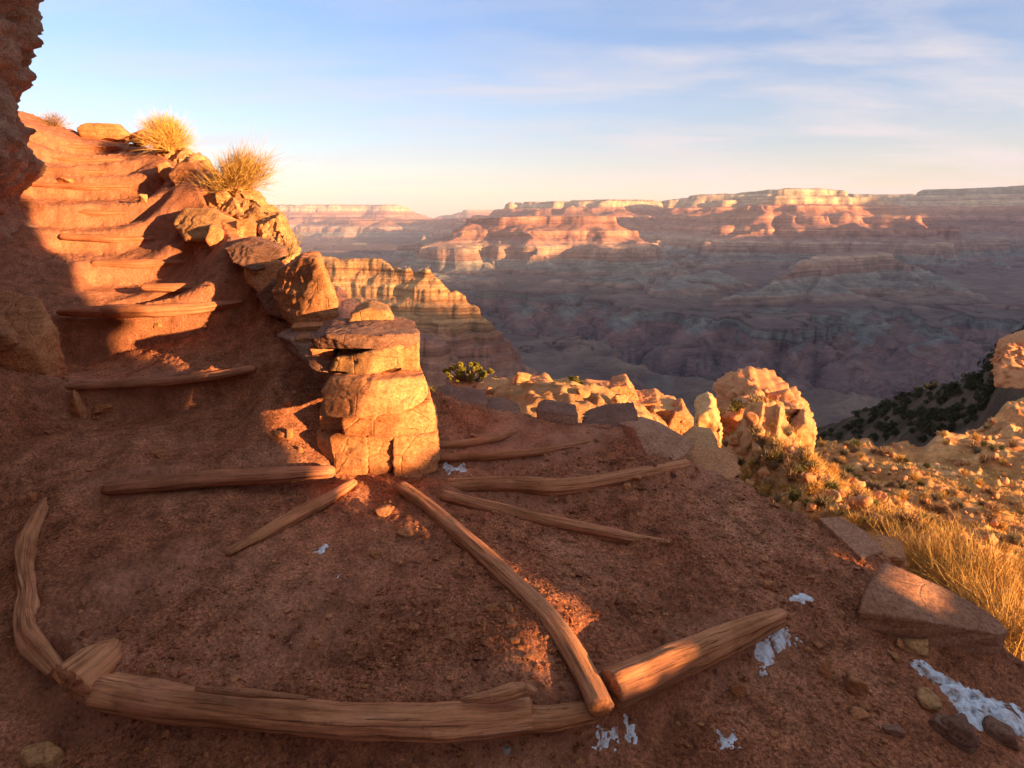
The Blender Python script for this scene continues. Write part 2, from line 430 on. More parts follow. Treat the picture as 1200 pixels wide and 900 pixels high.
def stair_profile(x, y):
    """flat treads and short risers between the successive step lines of the staircase"""
    L = [s[0] for s in STEPS[:11]]; sd = []; tm = []
    for pl in L:
        a, b = pl[0], pl[-1]; d = (b - a)[:2]; n = np.linalg.norm(d); d = d / n; nr = np.array([-d[1], d[0]])
        t = ((x - a[0]) * d[0] + (y - a[1]) * d[1]) / n
        tk = np.array([((p - a)[:2] @ d) / n for p in pl]); nk = np.array([((p - a)[:2] @ nr) for p in pl])
        sd.append((x - a[0]) * nr[0] + (y - a[1]) * nr[1] - np.interp(t, tk, nk) + .035 * fbm2(x * 2.6, y * 2.6, 3, 47)); tm.append(sstep(-.18, .04, t) * (1 - sstep(.96, 1.20, t)))
    z = np.zeros(len(x))
    for k in range(10):
        c0 = np.mean(L[k], axis=0); c1 = np.mean(L[k + 1], axis=0); h = BASE(c1[:1], c1[1:2])[0] - BASE(c0[:1], c0[1:2])[0]
        ins = (sd[k] >= 0) & (sd[k + 1] < 0)
        w = np.clip(sd[k] / np.maximum(sd[k] - sd[k + 1], 1e-3), 0, 1); gap = np.maximum(sd[k] - sd[k + 1], .1)
        e = np.clip(.10 / gap, .05, .4)
        prof = .16 * w + .84 * sstep(0, 1, (w - 1 + e) / e)
        z += np.where(ins, (prof - w) * h * tm[k + 1], 0)
    return z
SIDE = [([PZ(60, 770, -.05), PZ(118, 812, -.05), PZ(400, 842, -.05), PZ(690, 836, -.05), PZ(760, 800, -.06), PZ(918, 722, -.12)], .10)]
def step_offset(x, y, lines, reach, sharp):
    z = np.zeros(len(x))
    for pl, h in lines:
        a, b = pl[0], pl[-1]; d = (b - a)[:2]; L = np.linalg.norm(d); d = d / L; nrm = np.array([-d[1], d[0]])
        t = ((x - a[0]) * d[0] + (y - a[1]) * d[1]) / L
        # signed distance measured from the bent line
        tk = np.array([((p - a)[:2] @ d) / L for p in pl]); nk = np.array([((p - a)[:2] @ nrm) for p in pl])
        s = (x - a[0]) * nrm[0] + (y - a[1]) * nrm[1] - np.interp(t, tk, nk)
        m = sstep(-.12, .05, t) * (1 - sstep(.95, 1.12, t))
        f = np.tanh(s / sharp) * np.exp(-np.abs(s) / reach)
        hollow = -.35 * np.exp(-((s - .22) / .15) ** 2)                      # scuffed hollow behind the log
        z += m * h * (.62 * f + hollow * .5)
    return z
PACK = [([PZ(470, 572, .05), PZ(510, 603, .03), PZ(560, 648, .025), PZ(645, 735, .015), PZ(680, 780, .01), PZ(704, 825, -.01)], .012, .08), ([PZ(520, 577, .05), PZ(650, 608, .02), PZ(806, 640, -.02)], .022, .09),
        ([PZ(118, 790, .0), PZ(400, 815, -.0), PZ(640, 815, -.0)], .040, .10), ([PZ(272, 664, .0), PZ(412, 571, .03)], .030, .10), ([PZ(56, 578, .05), PZ(40, 680, .03), PZ(64, 765, .0)], .025, .12), ([PZ(716, 785, .0), PZ(905, 705, -.05)], .030, .11)]
def ground_z(x, y, detail=True):
    x = np.asarray(x, float); y = np.asarray(y, float)
    z = BASE(x, y)
    ins = inside(x, y, EPOLY)
    o = np.where(~ins)[0]
    if len(o):
        d = np.empty(len(o)); zi = np.empty(len(o))
        for i in range(0, len(o), 20000):
            q = o[i:i + 20000]
            D = (x[q, None] - ES[None, :, 0]) ** 2 + (y[q, None] - ES[None, :, 1]) ** 2
            k = D.argmin(1); d[i:i + 20000] = np.sqrt(D[np.arange(len(q)), k]); zi[i:i + 20000] = ES[k, 2]
        z[o] = zi - .25 * d - 1.5 * np.maximum(0, d - .10 - .12 * fbm2(x[o] * 1.5, y[o] * 1.5, 3, 5))
    z += step_offset(x, y, STEPS[:1] + STEPS[11:], .42, .04) + stair_profile(x, y)
    z += step_offset(x, y, SIDE, .5, .04)
    for pl, h, w_ in PACK:
        d_, _z = near_poly(x, y, pl); z += h * np.exp(-(d_ / w_) ** 2) * (.75 + .5 * fbm2(x * 6, y * 6, 2, 46))
    if detail:
        big = fbm2(x * 2.2, y * 2.2, 3, 1); med = fbm2(x * 8, y * 8, 4, 7, .55); fin = fbm2(x * 38, y * 38, 3, 21, .6)
        rough = .45 + .55 * sstep(-.3, .5, fbm2(x * 1.3 + 4, y * 1.3, 2, 33))
        z += .018 * big + .013 * med * rough + .0062 * fin * rough
        lump = ridge2(x * 14, y * 14, 2, 44); z += .010 * np.clip(lump - .75, 0, 1) * rough
    return z
def gz(x, y): return float(ground_z(np.array([x]), np.array([y]))[0])

def ang_grid(a0, a1, n, dense=(-44, 44), share=.86):
    k0 = np.linspace(a0, dense[0], int(n * (1 - share) / 2), endpoint=False)
    k1 = np.linspace(dense[0], dense[1], int(n * share), endpoint=False)
    k2 = np.linspace(dense[1], a1, int(n * (1 - share) / 2))
    return np.radians(np.concatenate([k0, k1, k2]))

def build_ground():
    th = ang_grid(-120, 120, 1000)
    r = np.exp(np.linspace(math.log(.45), math.log(14.5), 640))
    x = np.outer(r, np.sin(th)).ravel(); y = np.outer(r, np.cos(th)).ravel()
    z = ground_z(x, y)
    F = grid_faces(len(r), len(th))
    keep = z > -5
    F = F[keep[F].all(1)]
    dust = np.clip(.5 + .8 * fbm2(x * 1.8, y * 1.8, 4, 61), 0, 1)
    tread = np.zeros(len(x))
    for pl, h in STEPS + SIDE:
        d, _ = near_poly(x, y, resample(pl, .1)); tread = np.maximum(tread, np.exp(-(d / .13) ** 2))
    c = np.array([PZ(180, 690, 0)[:2], PZ(330, 740, 0)[:2]])
    for q in c: tread = np.maximum(tread, .8 * np.exp(-((x - q[0]) ** 2 + (y - q[1]) ** 2) / .35 ** 2))
    bank = sstep(.25, 1.0, z) * (1 - sstep(-2.6, -1.9, x)) * .35
    dm = np.clip(tread * (.35 + .65 * dust) + .15 * dust + bank, 0, 1)
    used = np.zeros(len(x), bool); used[F.ravel()] = True
    idx = np.cumsum(used) - 1
    col = np.repeat(dm[used][:, None], 3, 1)
    o = obj('ground', np.c_[x, y, z][used], idx[F], MAT_DIRT, origin=np.zeros(3), col=col)
    info(o, 'bare red dirt of the trail, its landing and its log steps', 'ground', kind='structure')
    # the ground behind the viewer
    th = np.radians(np.linspace(120, 240, 60)); r = np.linspace(.45, 14.5, 60)
    x = np.outer(r, np.sin(th)).ravel(); y = np.outer(r, np.cos(th)).ravel(); z = ground_z(x, y, False)
    o = obj('ground', np.c_[x, y, z], grid_faces(60, 60), MAT_DIRT, origin=np.zeros(3), col=np.full((3600, 3), .2))
    info(o, 'bare red dirt of the trail behind the landing', 'ground', kind='structure')
    th = np.linspace(0, 2 * math.pi, 40, endpoint=False); V = np.c_[.5 * np.sin(th), .5 * np.cos(th), np.full(40, gz(0, .5))]
    o = obj('ground', V, np.arange(40)[None], MAT_DIRT, origin=np.zeros(3), col=np.full((40, 3), .2)); info(o, 'bare red dirt at the middle of the landing', 'ground', kind='structure')
build_ground()

# ------------------------------------------------------------------ the sunlit hillside below the shoulder
HC = [P(1190, 800, 3.8), P(1100, 715, 5.2), P(1215, 690, 6.5), W(7, 4, -4.8), W(9, 6, -6.6), W(6, 1, -4.6), W(4.2, .5, -3), W(9, -4, -6), W(3.2, 3.4, -2.9), W(1, 6, -5.5),
      P(1000, 610, 13), P(1100, 625, 18), P(1200, 650, 16), P(900, 572, 18), P(1000, 562, 30), P(1200, 565, 30), P(1100, 560, 32), P(950, 532, 36), P(958, 520, 46), P(1000, 513, 48), P(1033, 522, 50), P(1073, 520, 54), P(1100, 511, 57), P(1120, 496, 60), P(1200, 520, 46),
      P(1150, 468, 66), P(1163, 458, 68), P(1172, 440, 73), P(1200, 425, 78), P(1290, 380, 84), P(1300, 480, 60), P(820, 600, 14),
      W(4.5, 14, -9), W(1.5, 12, -8), W(3, 24, -14), W(10, 34, -17), W(20, 14, -11), W(28, 12, -13), W(45, 26, -18), W(70, 33, -24), W(100, 66, -30),
      W(18, 62, -36), W(40, 85, -47), W(55, 110, -52), W(85, 122, -48), W(20, 90, -58)]
HILL = Sheet(HC, 1e-2)
RIDGE = [W(5, 26, 0), P(900, 530, 36), P(955, 502, 48), P(1010, 505, 50), P(1080, 496, 54), P(1110, 470, 62), P(1168, 440, 76), P(1180, 408, 82), P(1205, 395, 86), P(1300, 350, 95)]
HSK = [(700, 600), (900, 548), (930, 532), (955, 521), (1000, 513), (1033, 523), (1073, 520), (1100, 511), (1120, 494), (1133, 484), (1150, 469), (1163, 459), (1200, 430), (1300, 385), (1500, 330)]
HST = []
for a, b in HSK:
    q = P(a, b, 100.0) - np.array([0, 0, CAMZ]); HST.append((math.atan2(q[0], q[1]), q[2] / math.hypot(q[0], q[1])))
HRC = np.array([30, 36, 40, 46, 50, 52, 54, 57, 60, 62, 66, 68, 78, 88, 95.0])
def hill_z(x, y, detail=True):
    x = np.asarray(x, float); y = np.asarray(y, float); r = np.hypot(x, y)
    z = HILL(x, y)
    if detail:
        lx, ly = np.arctan2(x, y) * 14, np.log(r) * 14
        z += r * (.010 * fbm2(lx, ly, 4, 71, .55) + .006 * np.clip(ridge2(lx * 3, ly * 3, 3, 75), 0, 2) * sstep(0, .6, fbm2(lx * .8, ly * .8, 2, 79) + .3))
        z += .05 * fbm2(x * 3, y * 3, 3, 83) * sstep(3, 10, r)
        # thin ledges crossing the slope
        s = z + .5 * fbm2(x * .12, y * .12, 3, 87); lv = s / 3.4; fr = lv - np.floor(lv)
        z += .55 * (sstep(.0, .10, fr) - fr) * sstep(9, 18, r)
    # the crest of the saddle, beyond which the slope falls away
    th = np.arctan2(x, y); T = np.array(HST); k = np.interp(th, T[:, 0], T[:, 1]); rc = np.interp(th, T[:, 0], HRC)
    top = CAMZ + k * r + .35 * fbm2(th * 60, r * .02, 3, 89) - .55 * np.maximum(0, r - rc) - .03 * np.abs(r - rc)
    return np.where(r > 22, np.minimum(z, top), z)
def hill_gz(x, y): return float(hill_z(np.array([x]), np.array([y]))[0])
def slope_of(x, y, z, nr, nc):
    X, Y, Z = (a.reshape(nr, nc) for a in (x, y, z))
    P_ = np.stack([X, Y, Z], -1); a = np.gradient(P_, axis=0); b = np.gradient(P_, axis=1)
    n = np.cross(a, b); n /= np.linalg.norm(n, axis=2, keepdims=True) + 1e-9
    return np.abs(n[..., 2]).ravel()
def lerp3(c0, c1, t): return np.asarray(c0)[None] * (1 - t)[:, None] + np.asarray(c1)[None] * t[:, None]
def build_hill():
    th = np.radians(np.linspace(7, 66, 620)); r = np.exp(np.linspace(math.log(3.6), math.log(125), 560))
    nr, nc = len(r), len(th)
    x = np.outer(r, np.sin(th)).ravel(); y = np.outer(r, np.cos(th)).ravel(); z = hill_z(x, y)
    nz = slope_of(x, y, z, nr, nc)
    t = np.clip(.5 + .6 * fbm2(x * .25, y * .25, 5, 91), 0, 1); g = np.clip(.5 + .9 * fbm2(x * 1.1, y * 1.1, 5, 95), 0, 1)
    col = lerp3((.50, .18, .06), (.58, .28, .105), t) * (.72 + .5 * g)[:, None]
    grass = sstep(.45, .75, np.clip(.5 + .8 * fbm2(x * .5 + 3, y * .5, 4, 99), 0, 1)) * sstep(.6, .85, nz) * (1 - sstep(25, 60, np.hypot(x, y)))
    col = col * (1 - .6 * grass[:, None]) + np.array([.52, .255, .075])[None] * .6 * grass[:, None]
    cliff = 1 - sstep(.55, .75, nz); col = col * (1 - .5 * cliff[:, None]) + np.array([.46, .25, .13])[None] * .5 * cliff[:, None]
    o = obj('hillside', np.c_[x, y, z], grid_faces(nr, nc), MAT_HILL, origin=np.zeros(3), col=col)
    info(o, 'sunlit red hillside dropping away below the trail', 'hillside', kind='structure')
build_hill()

# the dark slope beyond the saddle, turned away from the sun
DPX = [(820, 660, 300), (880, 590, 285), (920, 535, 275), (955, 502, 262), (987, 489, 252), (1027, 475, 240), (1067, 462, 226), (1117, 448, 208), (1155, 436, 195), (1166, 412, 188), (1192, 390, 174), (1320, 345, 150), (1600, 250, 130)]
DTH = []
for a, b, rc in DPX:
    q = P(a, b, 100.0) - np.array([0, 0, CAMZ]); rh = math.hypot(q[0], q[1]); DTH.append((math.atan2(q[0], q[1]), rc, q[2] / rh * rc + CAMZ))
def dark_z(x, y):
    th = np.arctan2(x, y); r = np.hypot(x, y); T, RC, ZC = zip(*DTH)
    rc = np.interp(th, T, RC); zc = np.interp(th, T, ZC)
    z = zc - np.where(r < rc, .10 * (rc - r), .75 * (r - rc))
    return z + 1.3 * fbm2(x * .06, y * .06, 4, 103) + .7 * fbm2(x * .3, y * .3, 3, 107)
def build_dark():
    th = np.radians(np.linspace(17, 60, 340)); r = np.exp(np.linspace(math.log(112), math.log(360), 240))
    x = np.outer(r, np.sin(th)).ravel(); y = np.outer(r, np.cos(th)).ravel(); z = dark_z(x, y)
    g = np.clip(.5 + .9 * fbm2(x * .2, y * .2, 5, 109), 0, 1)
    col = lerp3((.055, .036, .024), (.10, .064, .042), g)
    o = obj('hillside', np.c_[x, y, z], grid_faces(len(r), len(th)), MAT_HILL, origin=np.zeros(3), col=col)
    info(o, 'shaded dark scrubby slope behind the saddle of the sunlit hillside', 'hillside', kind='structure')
build_dark()

# rocky spur just below the bend, under the row of sunlit rocks
LC = [P(530, 512, 7.0), P(600, 512, 6.8), P(700, 516, 6.8), P(780, 528, 7.2), P(525, 492, 9), P(560, 478, 9.6), P(650, 480, 9.8), P(750, 490, 9.4), P(800, 512, 9.2), P(830, 560, 9), P(860, 600, 9.5),
      W(-2.2, 9, -2.8), W(-2.5, 12, -6), W(0, 13.0, -5), W(2.0, 12.5, -5.5), W(4.0, 11, -7), W(6, 9.5, -8), W(0, 5.2, -1.6), W(2.2, 5, -2.4), W(4.2, 7.0, -5.0)]
LEDGE = Sheet(LC, 1e-2)
def ledge_z(x, y):
    return LEDGE(x, y) + .05 * fbm2(x * 1.6, y * 1.6, 4, 111) + .05 * np.clip(ridge2(x * 2.2, y * 2.2, 3, 113) - .3, -.6, 1) + .035 * fbm2(x * 9, y * 9, 3, 115)
def build_ledge():
    xs = np.linspace(-3.4, 6.5, 260); ys = np.linspace(4.6, 14, 260)
    X, Y = np.meshgrid(xs, ys); x, y = X.ravel(), Y.ravel(); z = ledge_z(x, y)
    g = np.clip(.5 + .9 * fbm2(x * 1.3, y * 1.3, 5, 119), 0, 1)
    o = obj('hillside', np.c_[x, y, z], grid_faces(260, 260), MAT_HILL, origin=np.zeros(3), col=lerp3((.36, .155, .062), (.50, .26, .11), g))
    info(o, 'small rocky spur carrying the sunlit rocks beyond the bend', 'hillside', kind='structure')
build_ledge()

# ------------------------------------------------------------------ the canyon
_T = [(-2000, -2000), (-1100, -1100), (-800, -800), (-745, -722), (-700, -680), (-560, -548), (-526, -388), (-420, -352), (-318, -285), (-298, -205), (-225, -160), (-160, -112), (-136, -22), (-60, 15), (40, 95), (60, 140), (165, 170), (192, 284),
      (262, 312), (284, 402), (405, 428), (425, 500), (620, 640), (1200, 1200)]
SN = np.array([a for a, _ in _T], float); TN = np.array([b for _, b in _T], float)
def strata(s): return np.interp(s, SN, TN)
def unstrata(z): return np.interp(z, TN, SN)
def FT(w, slope, *pts): return (w, slope, [P(px, py, Yk * 1000) for px, py, Yk in pts])
FEATS = [
    FT(2000, .46, (690, 237, 18.5), (780, 238, 18.3), (850, 231, 18), (935, 229, 18), (1010, 231, 18.5), (1080, 229, 18), (1150, 229, 18), (1230, 222, 17.5), (1400, 216, 17)),
    FT(500, .42, (690, 234, 14.5), (755, 234, 15)), FT(40, .5, (662, 238, 12.5)), FT(500, .45, (1140, 222, 14), (1300, 214, 13.5)), FT(250, .45, (850, 228, 13.5), (890, 223, 13.2)),
    FT(900, .5, (200, 240, 31), (436, 240, 31)), FT(1200, .5, (200, 252, 25), (420, 255, 25)), FT(500, .4, (540, 246, 36), (760, 244, 36)), FT(900, .3, (440, 258, 22), (640, 254, 22)),
    FT(120, .60, (915, 221, 10.6), (985, 221, 10.6)), FT(90, .55, (880, 231, 10.8), (1025, 231, 10.9)),
    FT(10, .60, (930, 228, 10.5), (905, 248, 10.1), (878, 264, 9.6), (840, 290, 9.0)),
    FT(10, .60, (955, 230, 10.4), (962, 256, 9.9), (945, 276, 9.4)),
    FT(10, .60, (985, 228, 10.5), (1003, 258, 10.0), (1015, 285, 9.4), (1060, 305, 8.8)),
    FT(50, .55, (1062, 296, 6.4), (1000, 297, 5.9), (934, 307, 5.5)), FT(60, .5, (1060, 298, 6.4), (1105, 318, 6.2)), FT(40, .5, (1105, 318, 6.2), (1180, 345, 5.6)),
    FT(30, .5, (934, 310, 5.5), (880, 338, 5.1), (850, 352, 4.9)), FT(20, .5, (985, 305, 5.8), (980, 340, 5.1)), FT(30, .5, (1062, 300, 6.4), (1110, 330, 5.6), (1130, 352, 5.0)),
    FT(120, .35, (560, 350, 5.0), (640, 347, 5.1), (740, 352, 5.2)), FT(60, .4, (640, 326, 6.4), (700, 322, 6.3), (780, 325, 6.0)), FT(60, .4, (840, 318, 6.3), (790, 335, 5.6)), FT(60, .4, (1170, 330, 7), (1260, 325, 6.6)), FT(80, .4, (500, 330, 6.0), (560, 325, 6.4)),
    FT(30, .45, (860, 292, 8.6), (800, 318, 8.0), (735, 338, 7.4)),
    FT(60, .55, (572, 256, 9.0), (640, 253, 8.6), (703, 253, 8.3)), FT(30, .55, (580, 256, 8.9), (540, 270, 8.4), (500, 286, 7.9)), FT(40, .6, (505, 289, 7.6), (562, 289, 7.4)),
    FT(20, .5, (690, 262, 8.2), (720, 290, 7.5), (740, 310, 7.0)), FT(20, .5, (625, 262, 8.4), (640, 300, 7.4)),
    FT(60, .45, (470, 288, 9.5), (560, 268, 10.5)), FT(60, .5, (412, 285, 6.3), (440, 285, 6.3)), FT(60, .5, (335, 291, 5.3), (386, 292, 5.2)), FT(20, .6, (424, 301, 4.2), (446, 301, 4.2)),
    FT(200, .4, (1130, 300, 12), (1240, 280, 12)), FT(150, .4, (760, 285, 12.5), (820, 280, 12.2)), FT(150, .4, (1060, 262, 13), (1180, 256, 13)),
]
NEARF = [
    FT(8, 1.15, (330, 299, 1.55), (372, 302, 1.5), (440, 308, 1.45), (472, 321, 1.40), (500, 317, 1.37), (508, 324, 1.36), (530, 347, 1.33)),
    FT(5, 1.1, (535, 346, 1.33), (560, 372, 1.30)),
    FT(12, 1.1, (330, 318, 1.0), (400, 348, .95), (460, 378, .92), (505, 402, .9), (540, 452, .85)),
]
GORGE = [P(380, 360, 6200), P(560, 368, 5000), P(640, 376, 4500), P(720, 398, 3800), P(810, 425, 3150), P(900, 446, 2850), P(1000, 458, 2750), P(1150, 440, 2950), P(1350, 430, 3200)]
def canyon_z(x, y):
    r = np.hypot(x, y); th = np.arctan2(x, y); lr = np.log(r)
    q = 8
    wx = x + .030 * r * fbm2(th * q, lr * q, 2, 201) + .008 * r * fbm2(th * 34, lr * 34, 2, 203)
    wy = y + .030 * r * fbm2(th * q, lr * q, 2, 211) + .008 * r * fbm2(th * 34, lr * 34, 2, 213)
    spur = ridge2(th * 16 + .4 * fbm2(th * 9, lr * 9, 2, 223), lr * 16, 3, 231, .45)
    fl = fbm2(th * 110, lr * 40, 3, 221, .6)
    S = np.full(len(x), -728.0) + 22 * fbm2(th * 7, lr * 7, 2, 241) + 10 * ridge2(th * 12, lr * 6, 2, 243)
    for w, sl, pl in FEATS:
        d, zz = near_poly(wx, wy, pl)
        d = np.maximum(0, d - w * (1 + .25 * fbm2(th * 25, lr * 25, 2, 251)))
        dd = d + (.20 * d + .0012 * r) * (spur - .45) + .0007 * r * fl
        s = unstrata(zz) - sl * np.maximum(dd, 0) * (.8 + .4 * np.exp(-d / 1500))
        S = np.maximum(S, s)
    z = strata(S)
    slope_part = np.clip(1 - np.abs(z - S) / 60, 0, 1)
    z = z + .0011 * r * slope_part * sstep(-740, -600, z) * ridge2(th * 62, lr * 14, 3, 261)
    # inner gorge
    dg, _ = near_poly(wx, wy, GORGE)
    GT = np.array([(math.atan2(p[0], p[1]), math.hypot(p[0], p[1])) for p in GORGE]); beyond = sstep(-150, 350, r - np.interp(th, GT[:, 0], GT[:, 1]))
    dg = dg / (1 + .35 * beyond + .95 * beyond * sstep(.12, .3, th)) + (120 * (ridge2(th * 9, lr * 5, 2, 265, .5) - .45) + 34 * (ridge2(th * 40, lr * 7, 2, 266) - .4)) * sstep(0, 250, dg) + 14 * fl
    gorge = np.interp(dg, [0, 40, 200, 345, 360, 440, 462, 570, 5000], [-1250, -1240, -1070, -905, -840, -790, -712, -680, 2000])
    z = np.where(S < -600, np.minimum(z, gorge), np.minimum(z, np.maximum(gorge, -900)))
    ch = np.clip(1 - np.abs(fbm2(th * 9 + .3 * fbm2(th * 30, lr * 30, 2, 270), lr * 5, 3, 269)) * 6.5, 0, 1)         # side canyons cut into the benches
    z = z - 85 * ch ** 1.2 * sstep(-520, -640, z) * sstep(2900, 3600, r)
    # ribs running down into the gorge between its side canyons
    for pl in RIBS:
        d, zz = near_poly(wx, wy, pl)
        s = zz - .62 * np.maximum(0, d + (.22 * d + 8) * (ridge2(th * 40, lr * 12, 3, 268) - .5)); z = np.maximum(z, np.where(s < -700, s, -700 + .2 * (s + 700)))
    # the nearer ridge and our own mountain's lower flank
    g1 = ridge2(th * 34, lr * 22, 3, 271, .5); wx = x + .006 * r * fbm2(th * 30, lr * 30, 3, 275); wy = y + .006 * r * fbm2(th * 30, lr * 30, 3, 277)
    for w, sl, pl in NEARF:
        d, zz = near_poly(wx, wy, pl)
        d = np.maximum(0, d - w); dd = np.maximum(0, d + (.10 * d + 1.5) * (g1 * .8 - .4) + 1.6 * fbm2(th * 160, lr * 80, 3, 279))
        s = zz - sl * dd
        lv = (s + 10 * fbm2(th * 10, lr * 10, 2, 285)) / 34.0 + .5 * np.sin(s / 39.0) + .25 * fbm2(th * 40, lr * 10, 2, 287); fr = lv - np.floor(lv)
        s = s + 30 * .55 * (sstep(.05, .32, fr) - fr)
        z = np.maximum(z, s)
    return z, S
RIBS = [[P(a, b, c) for a, b, c in pl] for pl in (
    ((815, 366, 4500), (800, 400, 3900), (792, 440, 3400)), ((880, 362, 4600), (872, 404, 3700), (858, 446, 3050)), ((948, 362, 4600), (940, 400, 3700), (932, 452, 2950)), ((1030, 366, 4500), (1030, 410, 3500), (1012, 452, 2900)),
    ((1110, 376, 4300), (1105, 420, 3300), (1090, 455, 2850)), ((735, 360, 4700), (722, 392, 4000), (712, 415, 3600)), ((668, 356, 4900), (655, 380, 4450)), ((610, 356, 5000), (600, 374, 4650)))]
STRC = [(-1150, (.075, .055, .06)), (-960, (.12, .078, .075)), (-860, (.22, .12, .10)), (-800, (.26, .13, .10)), (-776, (.20, .16, .135)), (-745, (.24, .205, .155)), (-738, (.23, .195, .15)), (-724, (.15, .085, .07)), (-652, (.34, .20, .135)), (-644, (.29, .23, .175)), (-590, (.25, .20, .15)), (-536, (.33, .25, .185)), (-528, (.30, .15, .10)), (-378, (.46, .27, .17)), (-366, (.36, .20, .14)), (-288, (.30, .13, .085)), (-210, (.46, .205, .12)), (-195, (.34, .15, .095)), (-115, (.29, .12, .08)),
        (-26, (.46, .205, .12)), (-5, (.34, .14, .085)), (60, (.30, .12, .07)), (95, (.36, .14, .08)), (140, (.45, .20, .12)), (168, (.37, .15, .09)), (176, (.48, .29, .16)), (288, (.55, .37, .21)), (310, (.36, .23, .14)), (402, (.55, .38, .22)), (430, (.28, .23, .15)), (700, (.44, .33, .21))]
STRC = [(k, tuple(v * (.80 if k < -560 else .95) for v in c)) for k, c in STRC]  # deeper layers darkened: shade of the lower canyon put into the colour
def canyon_material():
    m = M('canyon_rock', 1.0, .05)
    g = m.n.new('ShaderNodeNewGeometry'); sp = m.n.new('ShaderNodeSeparateXYZ'); m.l.new(g.outputs['Position'], sp.inputs[0])
    sn = m.n.new('ShaderNodeSeparateXYZ'); m.l.new(g.outputs['Normal'], sn.inputs[0])
    z = sp.outputs['Z']
    wob = m.math('ADD', m.math('MULTIPLY', m.noise(.0012, 3, .5), 50.0), m.math('MULTIPLY', m.noise(.012, 4, .6), 18.0))
    zz = m.math('ADD', z, m.math('SUBTRACT', wob, 34.0))
    ramp = m.n.new('ShaderNodeValToRGB'); m.l.new(m.math('DIVIDE', m.math('ADD', zz, 1150.0), 1850.0), ramp.inputs[0])
    e = ramp.color_ramp.elements
    while len(e) < len(STRC): e.new(.5)
    for el_, (k, c) in zip(e, STRC): el_.position = (k + 1150) / 1850; el_.color = (*c, 1)
    col = ramp.outputs[0]
    lay = m.noise(1.0, 4, .7, m.vec((.0007, .0007, .045))); lay2 = m.noise(1.0, 3, .7, m.vec((.002, .002, .16)))
    band = m.ramp(m.math('ADD', m.math('MULTIPLY', lay, .6), m.math('MULTIPLY', lay2, .4)), [(.38, (.52, .50, .50)), (.5, (1, 1, 1)), (.62, (1.4, 1.38, 1.32))])
    near = m.attr('col')
    pale = m.ramp(lay2, [(.3, (.42, .185, .075)), (.5, (.50, .245, .10)), (.7, (.56, .30, .135))])
    col = m.mix(near, col, pale)
    steep = m.ramp(sn.outputs['Z'], [(.70, 1.0), (.93, 0.0)])
    col = m.mix(steep, m.mix(.35, col, m.mix(1.0, col, band, 'MULTIPLY')), m.mix(1.0, col, band, 'MULTIPLY'))
    patch = m.ramp(m.noise(.006, 8, .7), [(.34, (.58, .58, .60)), (.5, (1, 1, 1)), (.66, (1.4, 1.37, 1.3))])
    col = m.mix(1.0, col, patch, 'MULTIPLY')
    # scrub on the benches, as scattered darker dots and patches
    dots = m.ramp(m.noise(.03, 6, .8), [(.44, 0.0), (.60, 1.0)])
    flat = m.ramp(sn.outputs['Z'], [(.86, 0.0), (.97, .55)])
    col = m.mix(m.math('MULTIPLY', flat, dots), col, (.10, .085, .06))
    m.color(col)
    n1 = m.bump(m.noise(1.0, 6, .7, m.vec((.010, .010, .04))), 34, .9)
    m.bump(m.noise(.05, 8, .7), 7, .6, n1)
    return m.m
def build_canyon():
    th = ang_grid(-58, 60, 1120, (-43, 43), .92)
    r = np.exp(np.concatenate([np.linspace(math.log(330), math.log(900), 100, endpoint=False), np.linspace(math.log(900), math.log(3500), 330, endpoint=False), np.linspace(math.log(3500), math.log(13500), 600, endpoint=False), np.linspace(math.log(13500), math.log(48000), 190)]))
    nr, nc = len(r), len(th)
    x = np.outer(r, np.sin(th)).ravel(); y = np.outer(r, np.cos(th)).ravel()
    z, S = canyon_z(x, y)
    rr = np.hypot(x, y); near = (1 - sstep(1500, 2600, rr)) * sstep(-262, -215, z) * sstep(1120, 1220, rr)  # pale tone only on the ridge's sunlit top; lit and shaded split put into colour
    o = obj('canyon_terrain', np.c_[x, y, z], grid_faces(nr, nc), canyon_material(), origin=np.zeros(3), col=np.repeat(near[:, None], 3, 1))
    info(o, 'layered canyon of red and grey buttes, cliffs and benches below a flat far rim', 'canyon', kind='structure')
build_canyon()
# the flank of our own mountain, between the trail and the canyon
def build_flank():
    th = np.radians(np.linspace(-75, 75, 260)); r = np.exp(np.linspace(math.log(9), math.log(420), 140))
    x = np.outer(r, np.sin(th)).ravel(); y = np.outer(r, np.cos(th)).ravel(); rr = np.hypot(x, y)
    z = -4 - 1.05 * (rr - 6) * (1 + .12 * fbm2(np.arctan2(x, y) * 7, np.log(rr) * 5, 4, 331)) - 5
    z = np.maximum(z, -700 + 0 * z)
    g = np.clip(.5 + .8 * fbm2(x * .08, y * .08, 5, 335), 0, 1)
    o = obj('hillside', np.c_[x, y, z], grid_faces(len(r), len(th)), MAT_HILL, origin=np.zeros(3), col=lerp3((.27, .13, .075), (.42, .25, .15), g))
    info(o, 'steep flank of the mountain falling to the canyon', 'hillside', kind='structure')
build_flank()

